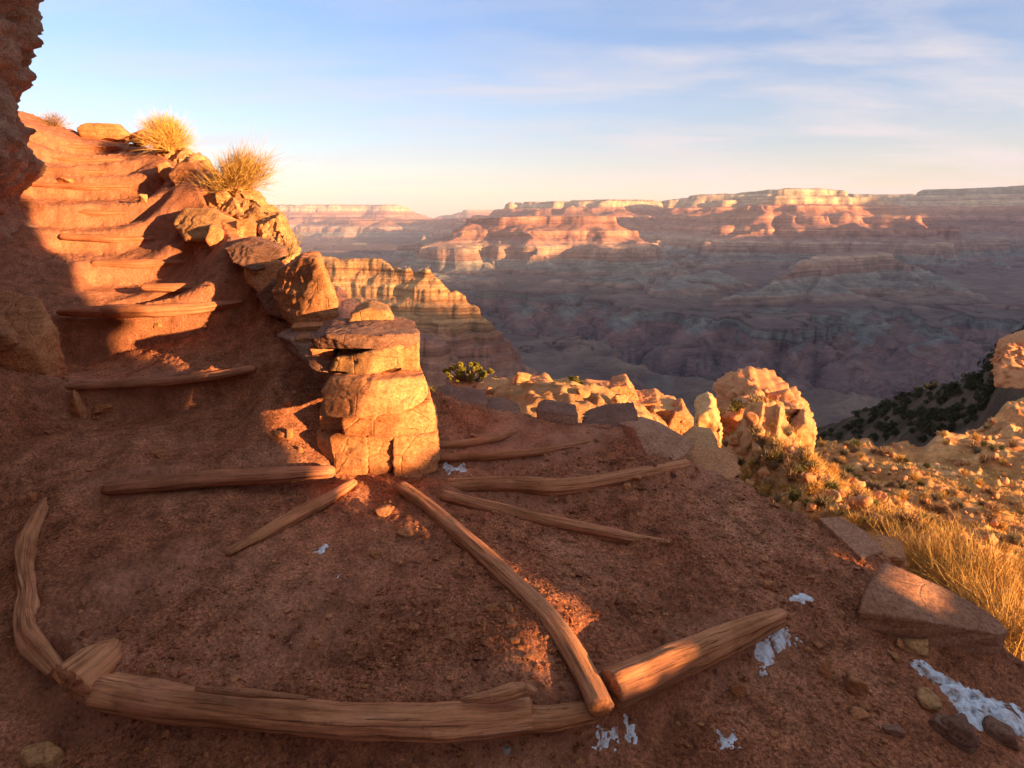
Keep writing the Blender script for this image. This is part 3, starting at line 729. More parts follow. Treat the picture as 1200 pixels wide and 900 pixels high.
# ------------------------------------------------------------------ unseen land, its crests shaped to shade the view (out of frame, towards the low sun)
def uvd(u, d, z): return np.array([UX * u + SX * d, UY * u + SY * d, z])
def shade_ridge(us, hz, dist, back, base, mat, label, n=240, jag=.0, seed=0, foot=1.2):
    """a long ridge across the sun; hz = height at which its shadow crosses the view's own origin line"""
    u = np.concatenate([np.linspace(a, b, max(3, int(n * (b - a) / (us[-1] - us[0]))), endpoint=False) for a, b in zip(us[:-1], us[1:])] + [[us[-1]]])
    crest = np.interp(u, us, hz) + TAN_EL * dist + jag * fbm2(u / (abs(us[-1] - us[0])) * 90, u * 0, 4, seed, .6)
    rows = []
    for k, f in ((-foot, None), (-.35, .55), (-.08, .9), (0, 1), (.15, .93), (.5, .8), (1.0, .5), (1.6, None)):
        d = dist + k * back
        zr = np.full(len(u), base) if f is None else base + (crest - base) * f
        rows.append(np.stack([UX * u + SX * d, UY * u + SY * d, zr], -1))
    V = np.array(rows).reshape(-1, 3)
    c = np.tile(np.array([[.36, .19, .11]]), (len(V), 1))
    o = obj('hillside', V, grid_faces(8, len(u)), mat, origin=np.zeros(3), col=c)
    info(o, label, 'hillside', kind='structure')
    return o
shade_ridge([1.0, 1.42, 1.48, 1.9, 2.0, 2.2, 2.5, 2.62, 2.90, 2.94, 3.18, 3.22, 3.3, 4.1, 4.45, 4.7, 5.2, 6.5], [.22, .22, .105, .115, .31, .36, .52, .74, .80, -.17, -.17, .80, .84, .90, .45, -.6, -3.2, -5.5], 9.0, 3.0, -6.5, MAT_HILL, 'unseen low dirt rise towards the sun, shaped to shade the trail', 400, .02, 3)  # unseen rise, crest notched to let sun patches through
shade_ridge([350, 430, 500, 600, 740, 850, 900, 980, 1030, 1250, 2000, 5000, 6300, 6900, 7400, 8900, 9600, 10500, 11300, 12000, 12700, 13400, 15000, 18000, 21000, 26000],
            [-900, -560, -180, 0, 40, 5, -25, -60, -90, -180, -210, -60, 0, 50, 45, -90, 20, 0, -200, 150, 560, 920, 980, 660, 480, 480], 7500, 2600, -1000, MAT_CANYON, 'unseen high rim towards the sun, crest shaped to shade the canyon', 700, 30, 9)  # unseen rim, crest heights set for where its shadow falls

# unseen cliff behind the viewer, continuing the left wall, outline shaped to shade
def build_shade_cliff():
    out = [(1.35, -3), (1.44, .0), (1.50, .12), (1.58, .172), (1.80, .185), (1.98, .22), (2.02, .56), (2.22, 1.06), (2.48, 1.46), (2.62, 2.08), (2.88, 2.64), (3.15, 3.3), (3.35, 4.2), (3.75, 5), (3.9, 7), (3.2, 9), (1, 11), (-3, 13), (-9, 14)]
    t = np.linspace(0, len(out) - 1, 160); ou = np.interp(t, range(len(out)), [a for a, _ in out]); ov = np.interp(t, range(len(out)), [b for _, b in out])
    ou = ou - .03 - .22 * sstep(.6, 2.0, ov) + .06 * sstep(.3, .8, ov) * fbm2(t * 1.7, t * 0, 4, 401)
    rows = []
    for k, d in enumerate(np.linspace(8.0, 13.0, 24)):
        sh = .02 + 1.2 * (abs(k - 8) / 16) ** 1.5
        rows.append(np.stack([ou - sh + .10 * fbm2(t * 1.3, t * 0 + k * .6, 3, 405), np.full(160, d), ov + TAN_EL * d], -1))
    A = np.array(rows); A[..., 2] = np.maximum(A[..., 2], -3)
    # close the solid with the far side of the rock
    back = A.copy(); back[..., 0] = -16
    V = np.concatenate([A.reshape(-1, 3), back.reshape(-1, 3)])
    W3 = np.stack([UX * V[:, 0] + SX * V[:, 1], UY * V[:, 0] + SY * V[:, 1], V[:, 2]], -1)
    n = 24 * 160; F = grid_faces(24, 160); a = np.arange(n).reshape(24, 160)
    ends = [np.stack([e[:-1], e[1:], e[1:] + n, e[:-1] + n], -1) for e in (a[0], a[-1], a[:, 0], a[:, -1])]
    o = obj('cliff', W3, np.concatenate([F, F + n] + ends), MAT_CLIFF, origin=np.zeros(3), smooth=False)
    info(o, 'unseen overhanging sandstone cliff behind the trail, shaped to cast shade', 'cliff', kind='structure')
build_shade_cliff()

# the cliff at the left edge of the stairs
def build_cliff():
    path = [W(-4.2, -2.5, 0), W(-3.7, .5, 0), W(-3.55, 2.4, 0), W(-3.85, 3.8, 0), W(-4.35, 5.0, 0), W(-5.05, 6.2, 0), W(-5.62, 7.05, 0), W(-6.6, 7.6, 0), W(-8, 8.2, 0), W(-12, 9, 0)]
    pl = resample(path, .03); t = np.cumsum(np.r_[0, np.linalg.norm(np.diff(pl[:, :2], axis=0), axis=1)])
    hs = np.arange(-.5, 7.0, .03); nt, nh = len(pl), len(hs)
    d = np.gradient(pl[:, :2], axis=0); d /= np.linalg.norm(d, axis=1, keepdims=True); nrm = np.c_[d[:, 1], -d[:, 0]]
    zb = ground_z(pl[:, 0], pl[:, 1], False); zb = np.clip(zb, -.5, 2.6)
    T, Hh = np.meshgrid(t, hs); X = np.tile(pl[:, 0], (nh, 1)); Y = np.tile(pl[:, 1], (nh, 1)); Z = Hh + np.tile(zb, (nh, 1))
    p = np.stack([T.ravel() * .9, Z.ravel() * 1.6, np.zeros(T.size)], -1)
    k1 = fbm2(p[:, 0] * .9, p[:, 1] * .9, 4, 411); cell = np.round(fbm2(p[:, 0] * 1.6, p[:, 1] * 1.1, 2, 415) * 3) / 3
    bed = vnoise2(p[:, 0] * .25, Z.ravel() * 4.5 + .4 * k1, 419)
    crk = np.clip(ridge2(p[:, 0] * 1.3, p[:, 1] * 1.7, 3, 423) - 1.0, 0, 1)
    off = .20 * k1 + .14 * cell + .09 * bed - .22 * crk + .02 * fbm2(p[:, 0] * 14, p[:, 1] * 14, 3, 427)
    lean = np.interp(Z.ravel(), [-.5, .5, 1.2, 1.8, 2.4, 3.0, 3.6, 5, 9], [.15, .06, -.10, -.08, .06, .32, .52, .72, .6])
    off += lean
    nx = np.tile(nrm[:, 0], (nh, 1)).ravel(); ny = np.tile(nrm[:, 1], (nh, 1)).ravel()
    V = np.c_[X.ravel() + nx * off, Y.ravel() + ny * off, Z.ravel()]
    # a deep top, so that it is a body of rock
    top = V.reshape(nh, nt, 3)[-1].copy(); top2 = top.copy(); top2[:, 0] -= 4 * nrm[:, 0]; top2[:, 1] -= 4 * nrm[:, 1]
    V = np.concatenate([V, top2]); F = grid_faces(nh + 1, nt)
    o = obj('cliff', V, F, MAT_CLIFF, origin=np.zeros(3))
    info(o, 'rough sandstone cliff at the left of the stairs', 'cliff', kind='structure')
build_cliff()

# haze over the canyon: one closed box of thin air
def build_haze():
    x0, x1, y0, y1, z0, z1 = -52000, 58000, -45000, 52000, -2100, 2080
    V = [(x, y, z) for z in (z0, z1) for y in (y0, y1) for x in (x0, x1)]
    F = [[0, 2, 3, 1], [4, 5, 7, 6], [0, 1, 5, 4], [2, 6, 7, 3], [0, 4, 6, 2], [1, 3, 7, 5]]
    m = bpy.data.materials.new('canyon_air'); m.use_nodes = True; n, l = m.node_tree.nodes, m.node_tree.links
    n.remove(n['Principled BSDF'])
    v = n.new('ShaderNodeVolumePrincipled'); v.inputs['Color'].default_value = (.70, .70, .90, 1)
    v.inputs['Density'].default_value = HAZE; v.inputs['Anisotropy'].default_value = .0
    l.new(v.outputs[0], n['Material Output'].inputs['Volume'])
    o = obj('haze', np.array(V, float), np.array(F), m, origin=np.zeros(3), smooth=False)
    info(o, 'thin blue haze filling the canyon', 'haze', kind='stuff')
HAZE = 1.55e-5
build_haze()

# ------------------------------------------------------------------ rocks
def icosphere(n):
    bm = bmesh.new(); bmesh.ops.create_icosphere(bm, subdivisions=n, radius=1)
    bm.verts.ensure_lookup_table()
    V = np.array([v.co[:] for v in bm.verts]); F = np.array([[v.index for v in f.verts] for f in bm.faces]); bm.free(); return V, F
ICO = {n: icosphere(n) for n in (1, 2, 3, 4, 5, 6)}
def hull_planes(pts):
    bm = bmesh.new()
    for p in pts: bm.verts.new(p)
    bmesh.ops.convex_hull(bm, input=list(bm.verts)); bm.normal_update()
    N = np.array([f.normal[:] for f in bm.faces]); C = np.array([f.calc_center_median()[:] for f in bm.faces]); bm.free()
    return N, (N * C).sum(1)
def rock_mesh(pts, n=5, seed=0, rough=.05, chips=9, soft=150, beds=.4):
    """a faceted body of stone: the hull of the points with worn edges, chipped corners and bedding"""
    pts = np.asarray(pts, float); c = (pts.max(0) + pts.min(0)) / 2 * .5 + pts.mean(0) * .5
    N, D = hull_planes(pts - c); k = D > 1e-4; N, D = N[k], D[k]
    g = np.random.default_rng(seed + 1000)
    q = pts - c
    for _ in range(chips):
        v = g.normal(size=3); v /= np.linalg.norm(v); sup = (q @ v).max()
        N = np.vstack([N, v]); D = np.append(D, sup * g.uniform(.84, .97))
    dims = np.maximum(q.max(0) - q.min(0), 1e-3)
    S, F = ICO[n]
    d = S * dims; d /= np.linalg.norm(d, axis=1, keepdims=True)
    a = np.maximum(d @ N.T, 1e-6) / D[None]                         # 1 / distance to each plane
    m = a.max(1); r = 1 / (m * (np.exp(soft * (a / m[:, None] - 1)).sum(1)) ** (1 / soft))
    V = d * r[:, None]
    size = float(np.cbrt(dims.prod())); f = 1 / size
    o = g.uniform(-50, 50, 3)
    big = fbm3(V * f * 1.7 + o, 3, seed); mid = ridge3(V * f * 4.0 + o, 3, seed + 5); fin = fbm3(V * f * 14 + o, 3, seed + 9, .6)
    bed = vnoise(np.c_[V[:, 0] * f * .5, V[:, 1] * f * .5, V[:, 2] * max(14 * f, 22)] + o, seed + 13)
    # normals of the unbent body, from its faces
    fn = np.cross(V[F[:, 1]] - V[F[:, 0]], V[F[:, 2]] - V[F[:, 0]]); vn = np.zeros_like(V)
    for i in range(3): np.add.at(vn, F[:, i], fn)
    vn /= np.linalg.norm(vn, axis=1, keepdims=True) + 1e-12
    side = 1 - np.abs(vn[:, 2])
    step = np.round(fbm3(V * f * np.array([2.2, 2.2, 3.4]) + o, 2, seed + 17) * 2.2) / 2.2      # broken steps between flat facets
    h = size * rough * (big * .20 + .60 * step - .7 * np.clip(mid - .95, 0, 2) + .20 * fin + beds * bed * side)
    return V + vn * h[:, None] + c, F
def ridge3(p, oct=3, seed=0):
    r = np.zeros(len(p), np.float32); a = 1.0; f = 1.0
    for k in range(oct):
        r += a * (1 - 2 * np.abs(vnoise(p * f + 4.4 * k, seed + k))); a *= .5; f *= 2.03
    return r
_rs = [100]
def rock(label, pts, mat=None, n=5, name='rock', cat='rock', group=None, rough=.05, chips=9, soft=150, beds=.4):
    _rs[0] += 1
    V, F = rock_mesh(pts, n, _rs[0], rough, chips, soft, beds)
    return info(obj(name, V, F, mat or MAT_ROCK), label, cat, group)
def face(px, Y, depth, sx=None, sz=.0, shrink=.92, bulge=0):
    """front outline in photo pixels at forward distance Y (one or one per point), and the same outline set back by depth"""
    ys = Y if isinstance(Y, (list, tuple)) else [Y] * len(px)
    A = np.array([P(a, b, yy) for (a, b), yy in zip(px, ys)]); c = A.mean(0); sx = depth * c[0] / c[1] * .8 if sx is None else sx
    B = c + (A - c) * np.array([shrink, 1, 1]); B = B + np.array([sx, depth, sz])
    return np.vstack([A, B])

WALL = 'stones of the dry stone wall beside the stairs'
def wstone(label, px, Y, depth, mat=None, n=5, **k):
    kw = {a: k.pop(a) for a in ('sx', 'sz', 'shrink') if a in k}
    return rock(label, face(px, Y, depth, **kw), mat, n, 'wall_stone', 'stone', WALL, **{'chips': 1, 'rough': .032, 'soft': 220, **k})
wstone('narrow upright stone at the left foot of the wall end', [(371, 510), (392, 515), (396, 548), (388, 556), (374, 543)], [3.5, 3.42, 3.38, 3.36, 3.5], .5)
wstone('upright foot stone of the wall, left of a dark crack', [(386, 514), (433, 512), (431, 563), (392, 558)], [3.4, 3.36, 3.30, 3.32], .55)
wstone('upright foot stone between the two dark cracks', [(430, 512), (461, 511), (459, 561), (433, 562)], [3.37, 3.37, 3.32, 3.32], .5)
wstone('broad foot stone at the right corner of the wall end', [(459, 512), (515, 507), (514, 552), (490, 564), (460, 564)], [3.35, 3.38, 3.36, 3.27, 3.28], .6)
wstone('long flat course stone under the big slab', [(400, 490), (470, 482), (506, 470), (514, 512), (460, 518), (404, 520)], [3.46, 3.38, 3.42, 3.42, 3.34, 3.40], .6, rough=.035)
wstone('shaded filler stone under the left end of the big slab', [(374, 488), (408, 488), (408, 516), (376, 512)], 3.56, .4)
wstone('big thick slab with a flat grey top at the wall end', [(377, 458), (388, 444), (440, 446), (499, 440), (505, 468), (468, 488), (410, 491), (380, 489)], [3.40, 3.42, 3.30, 3.40, 3.38, 3.24, 3.24, 3.32], .52, rough=.03, n=6)
wstone('pale wedge stone lying under the top slab', [(385, 436), (394, 420), (440, 412), (472, 404), (474, 432), (430, 440)], [3.55, 3.55, 3.48, 3.5, 3.5, 3.46], .45, MAT_PALE, rough=.04)
wstone('small pale block at the right under the top slab', [(466, 408), (491, 402), (491, 434), (470, 436)], 3.56, .45)
wstone('thin broad capstone with a purple grey top', [(362, 398), (380, 392), (440, 392), (493, 392), (492, 404), (462, 411), (420, 409), (372, 408)], [3.7, 3.62, 3.52, 3.6, 3.6, 3.5, 3.5, 3.66], .62, MAT_DARK, rough=.03, n=6, chips=3)
wstone('bright pale stone standing on the back of the capstone', [(405, 386), (412, 368), (432, 361), (456, 366), (467, 384)], 4.05, .4, MAT_PALE)
wstone('tilted slab leaning out of the dirt left of the capstone', [(322, 392), (338, 396), (384, 424), (386, 438), (366, 434), (332, 408)], [4.2, 4.0, 3.62, 3.6, 3.62, 4.1], .35, MAT_DARK, sx=.1, sz=.03)
wstone('small rounded stone wedged behind the tilted slab', [(345, 398), (362, 395), (370, 405), (352, 410)], 3.95, .18, n=4)
wstone('small squared stone wedged under the capstone', [(360, 406), (392, 408), (392, 420), (366, 418)], 3.72, .25, n=4)
wstone('flat stone under the boulder, behind the capstone', [(340, 384), (398, 380), (404, 394), (346, 398)], 4.2, .5)
wstone('large tall boulder with a flat sunlit face above the capstone', [(318, 344), (326, 318), (352, 302), (372, 303), (384, 325), (396, 356), (396, 384), (346, 386), (330, 374)], [4.72, 4.75, 4.6, 4.5, 4.42, 4.38, 4.36, 4.40, 4.6], .7, n=6, rough=.035, shrink=.85)
wstone('jagged dark stone filling the crack left of the tall boulder', [(300, 345), (320, 330), (334, 352), (336, 378), (312, 368)], 4.85, .4, MAT_DARK)
wstone('flat shaded slab projecting over the dirt above the tall boulder', [(262, 290), (292, 278), (335, 292), (336, 304), (300, 320), (272, 308)], [5.4, 5.45, 5.1, 5.05, 5.0, 5.2], .6, MAT_DARK)
wstone('leaning block under the projecting slab', [(285, 312), (330, 304), (328, 332), (306, 345), (288, 332)], [5.15, 5.0, 4.95, 4.95, 5.1], .5)
wstone('upright rounded stone behind the projecting slab', [(276, 258), (292, 255), (300, 262), (300, 282), (278, 282)], 5.9, .35)
wstone('low smooth stone at the turn of the stair edge', [(202, 262), (214, 244), (248, 244), (290, 262), (284, 282), (214, 282)], [6.3, 6.4, 6.2, 5.9, 5.8, 6.0], .6, MAT_PALE)
wstone('slanted smooth slab on the upper stair edge', [(196, 205), (208, 190), (228, 190), (246, 224), (240, 236), (216, 234)], [7.3, 7.4, 7.3, 7.0, 6.9, 7.0], .5)
wstone('small block with a dark gap at its left on the upper stair edge', [(183, 192), (196, 188), (206, 206), (196, 216), (186, 206)], 7.6, .35, n=4)
wstone('small flat block set into the dirt of the upper stairs', [(147, 174), (168, 176), (168, 184), (148, 182)], 8.9, .3, n=4)
wstone('low angular stone at the edge of the middle stairs', [(246, 262), (262, 270), (262, 292), (250, 296), (240, 282)], 5.8, .35, n=4)

OUT = 'sunlit rocks under the stair edge'
for lab, px, Y, dp, mt in [
    ('pale sunlit rock mass under the two straw bushes', [(226, 232), (246, 208), (280, 216), (304, 236), (326, 252), (330, 296), (300, 300), (262, 290)], [7.0, 7.1, 6.8, 6.5, 6.3, 5.9, 5.9, 6.2], 1.2, MAT_PALE),
    ('sunlit rock below the upper bush, behind the slanted slab', [(176, 184), (186, 170), (212, 172), (240, 188), (262, 212), (256, 232), (220, 214), (190, 200)], [8.8, 8.8, 8.5, 8.0, 7.4, 7.2, 7.7, 8.4], 1.1, MAT_PALE),
    ('low sunlit rock between the two straw bushes', [(226, 212), (242, 206), (262, 216), (268, 238), (240, 236)], [7.5, 7.4, 7.2, 6.9, 7.0], .7, MAT_ROCK),
    ('small bright stone below the lower straw bush', [(252, 226), (262, 222), (270, 230), (264, 240), (254, 238)], 6.75, .3, MAT_PALE),
    ('sunlit rock face dropping away beside the twig shrub', [(296, 262), (326, 250), (332, 300), (350, 330), (320, 330)], [6.0, 6.1, 5.7, 5.4, 5.3], .8, MAT_PALE)]:
    rock(lab, face(px, Y, dp, shrink=.9), mt, 6, 'rock', 'rock', OUT, rough=.08, chips=5)
rock('flat topped brown boulder on the crest of the stairs', face([(90, 150), (98, 143), (140, 144), (154, 158), (140, 164), (94, 162)], 9.7, .9), MAT_ROCK, 5, 'boulder', 'boulder')
rock('small dark rock beside the upper straw bush', face([(150, 158), (166, 150), (176, 160), (170, 168), (152, 166)], 9.3, .4), MAT_ROCK, 4)
rock('large sloping slab against the bank at the left of the stairs', np.vstack([[P(-45, 330, 5.0), P(38, 342, 4.75), P(62, 380, 4.3), P(50, 402, 4.1), P(-6, 412, 4.0), P(-60, 400, 4.1)],
     np.array([P(-45, 330, 5.0), P(38, 342, 4.75), P(62, 380, 4.3), P(50, 402, 4.1), P(-6, 412, 4.0), P(-60, 400, 4.1)]) + [-.1, .15, -.55]]), MAT_ROCK, 6, 'slab', 'slab', rough=.03)
rock('small block at the lower edge of the big sloping slab', face([(-4, 392), (12, 390), (20, 404), (8, 414), (-6, 410)], 3.98, .25), MAT_ROCK, 4)

BORD = 'stones along the outer edge of the right hand trail'
for lab, px, Y, dp, mt, kw in [
    ('squat block with a dark left end on the trail edge', [(628, 482), (640, 479), (678, 487), (678, 506), (662, 509), (630, 500)], [3.98, 4.0, 3.88, 3.80, 3.78, 3.88], .25, MAT_DARK, {}),
    ('flat slab between the squat block and the big tilted slab', [(678, 500), (700, 492), (748, 488), (750, 500), (700, 507)], [3.95, 4.0, 3.9, 3.8, 3.8], .35, MAT_DARK, {}),
    ('low block at the left rear of the trail edge', [(522, 474), (550, 470), (572, 474), (570, 498), (526, 494)], [4.3, 4.3, 4.2, 4.05, 4.1], .4, MAT_DARK, {}),
    ('thin slab tilted up left of the squat block', [(556, 482), (590, 478), (612, 490), (608, 498), (570, 496)], [4.25, 4.3, 4.1, 3.95, 4.0], .3, MAT_DARK, {}),
    ('dark stone under the juniper at the rear of the trail', [(508, 470), (524, 464), (546, 474), (540, 492), (510, 490)], [4.5, 4.6, 4.5, 4.3, 4.3], .4, MAT_DARK, {}),
    ('low bright stone at the outer corner past the big tilted slab', [(798, 532), (816, 520), (838, 524), (846, 540), (822, 548), (802, 544)], [3.9, 4.0, 3.95, 3.8, 3.7, 3.75], .4, MAT_PALE, {}),
    ('flat stone half buried where the long log ends', [(800, 546), (834, 542), (872, 556), (850, 566), (812, 558)], [3.6, 3.7, 3.55, 3.35, 3.4], .35, MAT_ROCK, {}),
]:
    rock(lab, face(px, Y, dp, **kw), mt, 5, 'edge_stone', 'stone', BORD, rough=.03, chips=2)
rock('big slab tilted towards the trail with a grey flat top', [P(720, 494, 3.95), P(752, 487, 4.0), P(742, 501, 3.62), P(766, 549, 3.34), P(792, 544, 3.38), P(815, 524, 3.66), P(812, 517, 3.72), P(772, 494, 4.0), P(742, 526, 3.55), P(738, 508, 3.75)], MAT_SLAB, 6, 'edge_stone', 'stone', BORD, rough=.018, chips=0, soft=90)

ROW = 'sunlit rocks on the spur beyond the bend'
k = 0
for lab, px, Y, dp, mt in [
    ('leaning sunlit rock at the left end of the spur', [(556, 478), (566, 458), (590, 454), (604, 470), (598, 492), (562, 494)], 8.2, 1.0, MAT_PALE),
    ('broad low sunlit rock left of the straw grass', [(588, 478), (604, 458), (640, 456), (652, 470), (640, 486), (598, 490)], 8.4, 1.0, MAT_PALE),
    ('pale block beside the small green bush', [(634, 456), (640, 448), (660, 446), (666, 458), (658, 466), (640, 466)], 9.8, .6, MAT_PALE),
    ('flat cap rock right of the small green bush', [(674, 462), (690, 454), (726, 458), (724, 468), (682, 468)], 9.7, .7, MAT_PALE),
    ('rounded rock with a dark right side', [(712, 470), (718, 454), (734, 452), (744, 466), (740, 490), (718, 488)], 9.0, .7, MAT_ROCK),
    ('rough sunlit rock right of the rounded rock', [(738, 482), (746, 462), (764, 458), (772, 474), (768, 500), (742, 500)], 8.8, .8, MAT_PALE),
    ('knobbly sunlit rock at the right end of the spur', [(762, 488), (772, 472), (788, 474), (796, 490), (792, 508), (766, 506)], 8.6, .8, MAT_PALE),
    ('outermost small sunlit rock of the spur', [(786, 500), (792, 484), (800, 482), (810, 498), (806, 514), (788, 512)], 8.4, .7, MAT_PALE),
    ('low sunlit rock in front of the straw grass', [(690, 490), (708, 478), (736, 484), (742, 500), (698, 502)], 8.0, .6, MAT_PALE),
    ('shaded reddish rock under the juniper', [(528, 470), (534, 450), (552, 444), (566, 456), (560, 480), (532, 484)], 9.0, .8, MAT_ROCK),
    ('small pale stone behind the juniper trunk', [(556, 452), (566, 446), (576, 452), (572, 462), (558, 460)], 9.4, .4, MAT_PALE)]:
    cx_ = sum(a for a, _ in px) / len(px); by_ = max(b for _, b in px); wd = (1.6, 1.25, 1.9)[k % 3]; ht = (.80, 1.0, .68)[k % 3]
    px = [(cx_ + (a - cx_) * wd, by_ - (by_ - b) * ht) for a, b in px]
    rock(lab, face(px, Y, dp, shrink=.85), (MAT_ROCK if k % 2 else mt), 6, 'rock', 'rock', ROW, rough=.06, chips=4)
    k += 1

_b = [uvd(3.06 + du, 9 + dd, zz + TAN_EL * 9) for du in (-.26, .50) for dd in (-.35, .35) for zz in (-.06, .92)]  # unseen boulder added above the notch to narrow the sun patch
rock('unseen boulder added over a gap in the rise to block the sun', _b, MAT_ROCK, 4, 'boulder', 'boulder', chips=0, rough=.02)

# the craggy outcrop below the bend, with its pinnacle of broken rock
def outcrop(label, px, Y, depth, seed, mat):
    pts = face(px, Y, depth, shrink=.9)
    V, F = rock_mesh(pts, 6, seed, .03, 5, 20)
    n = V - V.mean(0); n /= np.linalg.norm(n, axis=1, keepdims=True)
    h = -.50 * np.clip(ridge3(V * np.array([.8, .8, .45]) , 3, seed + 2) - .55, 0, 2) + .28 * fbm3(V * 1.1, 4, seed + 4, .6) + .10 * np.round(fbm3(V * np.array([1.6, 1.6, 2.2]), 2, seed + 6) * 3)
    return info(obj('outcrop', V + n * h[:, None], F, mat), label, 'outcrop')
outcrop('craggy sunlit outcrop of broken orange rock below the bend', [(826, 548), (830, 486), (850, 472), (880, 468), (905, 478), (926, 488), (944, 486), (952, 510), (948, 540), (900, 572), (850, 578)], [21, 21, 20, 19, 19, 20, 20.5, 20.5, 19, 16.5, 17.5], 5.0, 511, MAT_ROCK)
outcrop('sunlit knob of rock capping the ridge at the right edge', [(1164, 459), (1166, 440), (1177, 408), (1198, 398), (1235, 392), (1240, 458)], [70, 71, 75, 76, 76, 68], 7, 521, MAT_ROCK)
for lab, px, Y, dp in [('shadow sided rock at the left foot of the craggy outcrop', [(812, 524), (818, 488), (834, 478), (846, 500), (846, 552), (816, 548)], 17.0, 2.0),
                       ('low rock at the right foot of the craggy outcrop', [(926, 512), (944, 492), (958, 512), (952, 536), (930, 540)], 18.5, 1.6)]:
    rock(lab, face(px, Y, dp), MAT_PALE, 5, 'outcrop', 'outcrop', rough=.08, chips=9)

# large loose slabs on the right shoulder
def flat_slab(label, top, thick, mat=MAT_SLAB, **k):
    T = np.array(top); c = T.mean(0); B = c + (T - c) * .94 - [0, 0, thick]
    return rock(label, np.vstack([T, B]), mat, 6, 'slab', 'slab', 'flat slabs on the right shoulder', **k)
flat_slab('biggest flat slab at the right, broken front edge towards the viewer', [PZ(1004, 716, -.10), PZ(1012, 690, -.06), PZ(1035, 657, -.06), PZ(1100, 684, -.14), PZ(1166, 722, -.24), PZ(1184, 740, -.26), PZ(1172, 744, -.24), PZ(1085, 728, -.13)], .22, rough=.018, chips=0, soft=70)
flat_slab('narrow flat slab lying along the rim behind the biggest slab', [PZ(958, 606, -.06), PZ(985, 604, -.06), PZ(1015, 622, -.10), PZ(1036, 645, -.13), PZ(1010, 654, -.11), PZ(1002, 630, -.09)], .2, rough=.018, chips=0, soft=70)
rock('small reddish rock wedged between the two flat slabs', np.vstack([face([(1012, 660), (1030, 648), (1060, 656), (1064, 668), (1040, 672)], 2.75, .2)]), MAT_ROCK, 4)

# ------------------------------------------------------------------ loose stones one can point at
def ground_at(px, py):
    """the point of the dirt seen at a photo pixel"""
    lo = None
    for k in range(26):
        pass
    ts = np.exp(np.linspace(math.log(1.0), math.log(12), 500))
    x, y = (px - 600) / FPX, -(py - 450) / FPX
    d = np.array([x, CP + y * SP, -SP + y * CP])
    X, Y, Z = d[0] * ts, d[1] * ts, CAMZ + d[2] * ts
    g = ground_z(X, Y, True); hit = np.where(Z < g)[0]
    i = hit[0] if len(hit) else 250
    return np.array([X[i], Y[i], g[i]])
def pebble_pts(c, w, h, d, g):
    a = g.uniform(0, 6.28, 14); r = g.uniform(.6, 1, 14); zz = g.uniform(-.6, 1, 14)
    return np.c_[c[0] + w / 2 * r * np.cos(a), c[1] + d / 2 * r * np.sin(a), c[2] + h * zz]
STONES = [
    ('angular tan stone on the dirt, upper of the pair left of the lower snow strip', 1005, 806, 30, 20, MAT_ROCK), ('small leaning stone between the two snow patches at the right', 968, 790, 15, 20, MAT_ROCK),
    ('rounded brown stone right of the log end, below the forked snow', 862, 813, 18, 20, MAT_ROCK), ('flat pale chip left of the long snow strip', 1086, 824, 30, 10, MAT_PALE),
    ('flat tan stone just in front of the biggest slab', 1072, 760, 30, 14, MAT_PALE), ('thin chip left of the flat tan stone', 1054, 756, 14, 10, MAT_ROCK),
    ('larger dark stone beside the bottom end of the snow strip', 1122, 864, 42, 24, MAT_DARK), ('flat dark stone at the very right beneath the snow', 1172, 866, 34, 16, MAT_DARK),
    ('half buried stone near the right bottom corner', 1105, 855, 26, 14, MAT_DARK), ('small stone on the dark dirt below the snow strip', 1046, 858, 22, 12, MAT_DARK),
    ('thin tan chip under the angular tan stone', 1006, 840, 20, 8, MAT_ROCK), ('little stone lying on the snow strip', 1178, 838, 26, 8, MAT_DARK),
    ('rounded stone in front of the long horizontal log, left of two', 734, 574, 14, 10, MAT_ROCK), ('rounded stone in front of the long horizontal log, right of two', 746, 566, 14, 10, MAT_ROCK),
    ('lone small stone between the two right hand logs', 652, 589, 9, 8, MAT_ROCK), ('smooth stone on the landing below the wall end', 475, 628, 22, 12, MAT_ROCK),
    ('flat stone half sunk on the landing under the wall foot', 452, 601, 30, 8, MAT_ROCK), ('pale chip on the landing left of the diagonal log', 440, 652, 16, 9, MAT_ROCK),
    ('squared pale stone at the bottom left corner', 50, 896, 36, 18, MAT_PALE), ('pale stone on the middle stair tread', 187, 390, 10, 8, MAT_PALE),
    ('tan stone on the lower tread left of the wall', 95, 488, 20, 30, MAT_ROCK), ('pinkish stone in front of the lowest step log', 187, 537, 12, 8, MAT_ROCK),
    ('pale round stone in the sunlit dirt beside the wall', 340, 514, 12, 14, MAT_PALE), ('brown stone next to the pale round stone in the sunlit dirt', 328, 513, 12, 9, MAT_ROCK),
    ('tan stone on the sunlit dirt under the tilted slab', 338, 474, 15, 10, MAT_ROCK), ('reddish stone uphill of the sunlit dirt stones', 305, 470, 12, 14, MAT_ROCK),
    ('flat stone in the dirt left of the second step log', 122, 482, 22, 10, MAT_ROCK), ('small stone right of the spoked logs near the front log', 900, 690, 12, 8, MAT_ROCK),
    ('pale pebble at the left end of the front log', 104, 760, 12, 8, MAT_PALE), ('flat stone on the upper stair treads', 78, 226, 18, 6, MAT_ROCK),
    ('stone on the sixth stair tread near the stair edge', 170, 243, 9, 8, MAT_PALE), ('round stone low on the left bank', 38, 585, 10, 8, MAT_ROCK),
]
g0 = np.random.default_rng(77)
